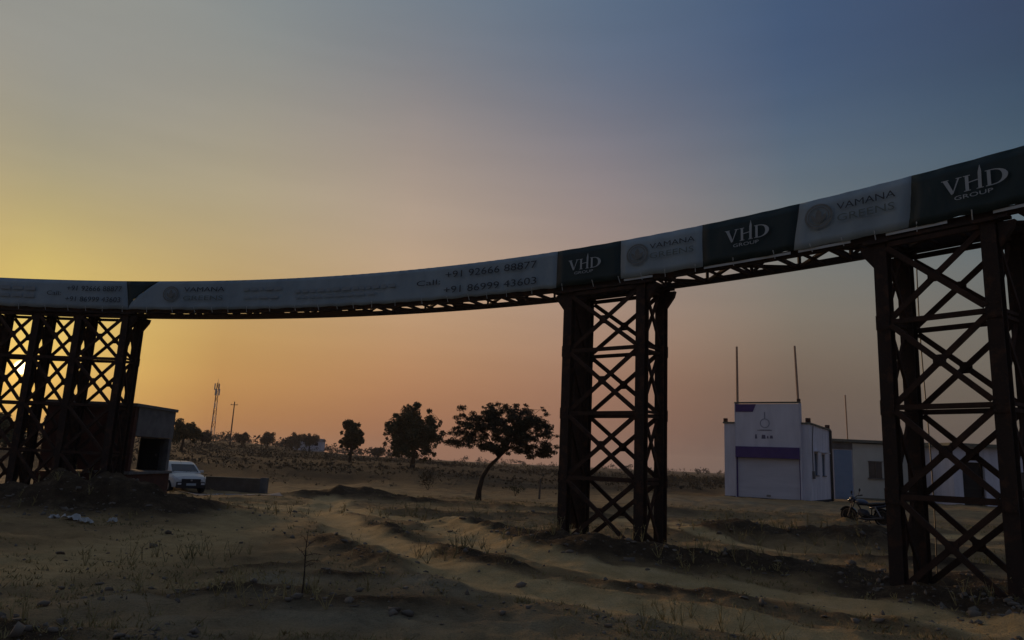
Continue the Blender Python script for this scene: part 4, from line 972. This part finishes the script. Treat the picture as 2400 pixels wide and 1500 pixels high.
# ------------------------------------------------------------------ far mast, poles, white building
def mast():
    x, y = -118, 300.0; g = gz(x, y); H = 28.4 - g
    root = empty('telecom_mast', (x, y, g), 'tall thin red and white telecom mast on the ridge', 'mast')
    seg = 9
    for i in range(seg):
        z0, z1 = g + H * i / seg, g + H * (i + 1) / seg; w0, w1 = 1.0 - .6 * i / seg, 1.0 - .6 * (i + 1) / seg
        m = MB(); cs0 = [(math.cos(a), math.sin(a)) for a in (0.5, 2.6, 4.7)]
        for k_ in range(3):
            c, d = cs0[k_], cs0[(k_ + 1) % 3]
            m.tube([(x + c[0] * w0, y + c[1] * w0, z0), (x + c[0] * w1, y + c[1] * w1, z1)], .13, 5)
            m.bar((x + c[0] * w0, y + c[1] * w0, z0), (x + d[0] * w1, y + d[1] * w1, z1), .1); m.bar((x + c[0] * w1, y + c[1] * w1, z1), (x + d[0] * w1, y + d[1] * w1, z1), .1)
        m.build('mast_section', 'tower_red' if i % 2 == 0 else 'tower_white', root)
    for k_ in range(5):
        a = k_ * 1.26; MB().box((x + 1.0 * math.cos(a), y + 1.0 * math.sin(a), g + H * (.93 if k_ % 2 else .84)), (.4, .25, 2.6), rz=a).build('antenna_panel', 'tower_white', root)
    MB().tube([(x, y, g + H), (x, y, g + H + 1.6)], .06, 5).build('lightning_rod', 'tower_white', root)
mast()
def utility_pole():
    x, y = -58.9, 160.0; g = gz(x, y)
    root = empty('utility_pole', (x, y, g), 'slim wooden utility pole right of the red and white mast', 'pole')
    MB().tube([(x, y, g - .3), (x + .04, y, 12.1)], [.17, .11], 8).build('pole', 'wood_grey', root)
    MB().box((x + .04, y - .1, 11.4), (1.5, .1, .12)).build('crossarm', 'wood_grey', root)
    for dx in (-.65, .04, .65): MB().lathe([(.03, 0), (.06, .05), (.05, .14), (.02, .18)], (x + dx + .04, y - .1, 11.46), (0, 0, 1), 8).build('insulator', 'stone', root)
utility_pole()
def far_building():
    x, y = -56.5, 215.0; g = gz(x, y)
    root = empty('far_shed', (x, y, g), 'small far white shed left of the narrow tree', 'shed')
    zt = g + 3.3
    MB().box((x, y, (g + zt - .4) / 2), (8.2, 4, zt - .4 - g)).build('wall', 'wall_white', root)
    MB().prism([(x - 4.4, y - 2.3, zt - .4), (x - 4.4, y + 2.3, zt - .4), (x - 4.4, y, zt + .3)], (0, 0, 0), (8.8, 0, 0)).build('roof', 'concrete', root)
    for k_ in range(3): MB().box((x - 2.6 + 2.6 * k_, y - 2.02, zt - 1.3), (1.0, .06, .9)).build('window', 'dark_void', root)
far_building()
def post(x, y, h_, r, label, lean=.0):
    g = gz(x, y); o = MB().tube([(x, y, g - .2), (x + lean * .5 + .01, y, g + h_ * .5), (x + lean, y, g + h_)], [r, r * .95, r * .85], 8).build('wooden_post', 'wood_grey', origin=(x, y, g))
    tag(o, label, 'post'); return o
post(1.85, 40, 1.08, .055, 'short wooden post left of the middle tower, beyond the small bush', .02)
# thin dry sapling in the foreground
def sapling():
    x, y = -2.46, 9.7; g = gz(x, y); rr = random.Random(5)
    root = empty('sapling', (x, y, g), 'thin dry leafless sapling standing in the foreground', 'sapling')
    MB().tube([(x, y, g - .06), (x + .008, y, g + .28), (x - .004, y, g + .55), (x + .006, y, g + .82)], [.011, .009, .007, .003], 7).build('stem', 'bark', root)
    for h_, dx, dy, dz in ((.42, .17, .03, .02), (.50, .22, -.04, .03), (.48, -.10, .02, .10), (.60, .10, .04, .09), (.66, -.07, -.03, .09), (.36, .12, -.05, .05)):
        p = Vector((x, y, g + h_)); e = p + Vector((dx, dy, dz)); m_ = p.lerp(e, .5) + Vector((0, 0, .02))
        t = MB().tube([p, m_, e], [.005, .004, .002], 5)
        for _ in range(3):
            q = p.lerp(e, rr.uniform(.4, 1)); t.tube([q, q + Vector((rr.uniform(-.05, .06), rr.uniform(-.04, .04), rr.uniform(-.02, .06)))], [.003, .0015], 4)
        t.build('twig', 'brown_stub', root)
sapling()

# ------------------------------------------------------------------ grass, stones, litter
def scatter():
    rng = np.random.default_rng(77); N = 60000
    a = np.radians(rng.uniform(-47, 47, N)); r = 5.5 * (36 / 5.5) ** rng.random(N)
    x = np.sin(a) * r; y = np.cos(a) * r
    dens = np.clip(.35 + 1.5 * fbm(x * .45, y * .45, 4), 0, 1) * (1 - path_mask(x, y)) * (1 - .75 * earth_mask(x, y))
    k = rng.random(N) < dens * .5; x = x[k]; y = y[k]; r = r[k]; n = len(x)
    B = 5; z = ground_z(x, y)
    X_ = np.repeat(x, B) + rng.normal(size=n * B) * .035; Y_ = np.repeat(y, B) + rng.normal(size=n * B) * .035; Z_ = np.repeat(z, B) - .015
    h_ = rng.uniform(.02, .085, n * B) * np.repeat(.6 + .8 * rng.random(n), B); w = .006 + .0011 * np.repeat(r, B) * .5
    ang = rng.uniform(0, 2 * np.pi, n * B); ln = rng.normal(size=(n * B, 2)) * h_[:, None] * .55
    dx, dy = np.cos(ang) * w, np.sin(ang) * w
    v = np.stack([np.c_[X_ - dx, Y_ - dy, Z_], np.c_[X_ + dx, Y_ + dy, Z_], np.c_[X_ + ln[:, 0], Y_ + ln[:, 1], Z_ + h_]], 1).reshape(-1, 3)
    o = fast_mesh('dry_grass', v, tris=np.arange(len(v)).reshape(-1, 3), m='dry_grass'); tag(o, 'short dry grass tufts over the rough ground', kind='stuff')
    # stones and clods
    N = 16000; a = np.radians(rng.uniform(-46, 46, N)); r = 5.5 * (30 / 5.5) ** rng.random(N); x = np.sin(a) * r; y = np.cos(a) * r
    k = rng.random(N) < np.clip(.16 + .8 * earth_mask(x, y) + .5 * fbm(x * .5, y * .5, 3), 0, 1) * (1 - .8 * path_mask(x, y)); x = x[k]; y = y[k]
    xe = np.concatenate([x, rng.normal(7.6, .9, 420), rng.normal(-10.6, 1.2, 160), rng.normal(-3.4, .45, 90)]); ye = np.concatenate([y, rng.normal(10.7, .9, 420), rng.normal(18.6, .5, 160), rng.normal(7.0, .35, 90)])
    z = ground_z(xe, ye); s = np.minimum(.006 + rng.exponential(.013, len(xe)), .07)
    ico = np.array([(0, 0, -1), (.72, -.53, -.45), (-.28, -.85, -.45), (-.89, 0, -.45), (-.28, .85, -.45), (.72, .53, -.45), (.28, -.85, .45), (-.72, -.53, .45), (-.72, .53, .45), (.28, .85, .45), (.89, 0, .45), (0, 0, 1)])
    icf = np.array([(0, 1, 2), (1, 0, 5), (0, 2, 3), (0, 3, 4), (0, 4, 5), (1, 5, 10), (2, 1, 6), (3, 2, 7), (4, 3, 8), (5, 4, 9), (1, 10, 6), (2, 6, 7), (3, 7, 8), (4, 8, 9), (5, 9, 10), (6, 10, 11), (7, 6, 11), (8, 7, 11), (9, 8, 11), (10, 9, 11)])
    n = len(xe); V = ico[None] * (1 + .35 * rng.normal(size=(n, 12, 1))) * s[:, None, None] * np.array([1.1, 1.0, .75]) * (1 + .3 * rng.normal(size=(n, 1, 3)))
    V = V + np.c_[xe, ye, z + s * .2][:, None, :]
    o = fast_mesh('rubble', V.reshape(-1, 3), tris=(icf[None] + 12 * np.arange(n)[:, None, None]).reshape(-1, 3), m='stone'); tag(o, 'loose stones and clods of earth', kind='stuff')
scatter()
def dry_weeds():
    # thin dead stalks standing in loose patches
    rng = np.random.default_rng(31); V = []; T_ = []; o = 0
    pts = [(cx + rng.normal() * s_, cy + rng.normal() * s_ * .7) for cx, cy, s_, k in ((-3.0, 9.8, .7, 26), (-5.2, 13, .9, 26), (1.0, 16.4, .8, 22), (4.2, 14.8, .8, 26), (7.8, 11.2, .6, 30), (-1.2, 13.6, .5, 16), (-10.8, 19.0, 1.2, 12), (6.8, 20.3, 1.6, 50), (2.2, 9.2, .6, 14), (-7.5, 22.3, 1.5, 22), (-4.4, 7.4, .4, 12), (9.8, 17, 1.2, 30), (-2.5, 24.5, 1.5, 30)) for _ in range(k)]
    for x, y in pts:
        g = gz(x, y)
        for _ in range(rng.integers(3, 8)):
            h_ = rng.uniform(.10, .34); dx, dy = rng.normal(size=2) * h_ * .35; w = .0035 + .0004 * math.hypot(x, y); a = rng.uniform(0, 6.3); c, s_ = math.cos(a) * w, math.sin(a) * w
            V += [(x - c, y - s_, g - .02), (x + c, y + s_, g - .02), (x + dx, y + dy, g + h_)]; T_.append((o, o + 1, o + 2)); o += 3
            for _ in range(2):
                f = rng.uniform(.5, 1); bx, by, bz = x + dx * f, y + dy * f, g + h_ * f; e = rng.normal(size=3) * .05
                V += [(bx - c, by - s_, bz), (bx + c, by + s_, bz), (bx + e[0], by + e[1], bz + abs(e[2]))]; T_.append((o, o + 1, o + 2)); o += 3
    tag(fast_mesh('dry_weeds', np.array(V), tris=np.array(T_), m='dry_grass'), 'dead weed stalks in loose patches', kind='stuff')
dry_weeds()
def litter():
    rr = random.Random(9); specs = [(-9.75, 17.35, .26, 'largest'), (-9.35, 17.2, .20, 'middle'), (-10.25, 17.5, .14, 'left'), (-8.95, 17.6, .13, 'right')]
    names = {'largest': 'largest crumpled piece of white plastic litter at the foot of the left earth mound', 'middle': 'crumpled white plastic scrap just right of the largest piece of litter', 'left': 'leftmost small white plastic scrap by the earth mound', 'right': 'rightmost small white plastic scrap by the earth mound'}
    for x, y, s, k_ in specs:
        n = 7; vs = []; g = gz(x, y)
        for j in range(n):
            for i in range(n):
                xx = x + (i / (n - 1) - .5) * s * 1.5 + rr.uniform(-.02, .02); yy = y + (j / (n - 1) - .5) * s + rr.uniform(-.02, .02)
                vs.append((xx, yy, gz(xx, yy) + .02 + rr.uniform(0, .11) * (1 if 0 < i < n - 1 else .3)))
        fs = [(j * n + i, j * n + i + 1, (j + 1) * n + i + 1, (j + 1) * n + i) for j in range(n - 1) for i in range(n - 1)]
        o = MB().add(vs, fs).build('plastic_litter', 'plastic_white', origin=(x, y, g)); sm = o.modifiers.new('t', 'SOLIDIFY'); sm.thickness = .004
        tag(o, names[k_], 'litter', 'white plastic litter by the mound')
litter()

# ------------------------------------------------------------------ dusty evening air
def haze():
    o = MB().box((0, 0, 16.0), (3400, 3400, 36.0)).build('haze', None); tag(o, 'thin dusty evening haze over the whole field', kind='stuff')
    m = bpy.data.materials.new('dusty_air'); m.use_nodes = True; t = m.node_tree; t.nodes.clear()
    v = t.nodes.new('ShaderNodeVolumePrincipled'); v.inputs['Color'].default_value = (.86, .80, .76, 1); v.inputs['Density'].default_value = .0003; v.inputs['Anisotropy'].default_value = .2
    ou = t.nodes.new('ShaderNodeOutputMaterial'); t.links.new(v.outputs[0], ou.inputs['Volume']); o.data.materials.append(m)
haze()
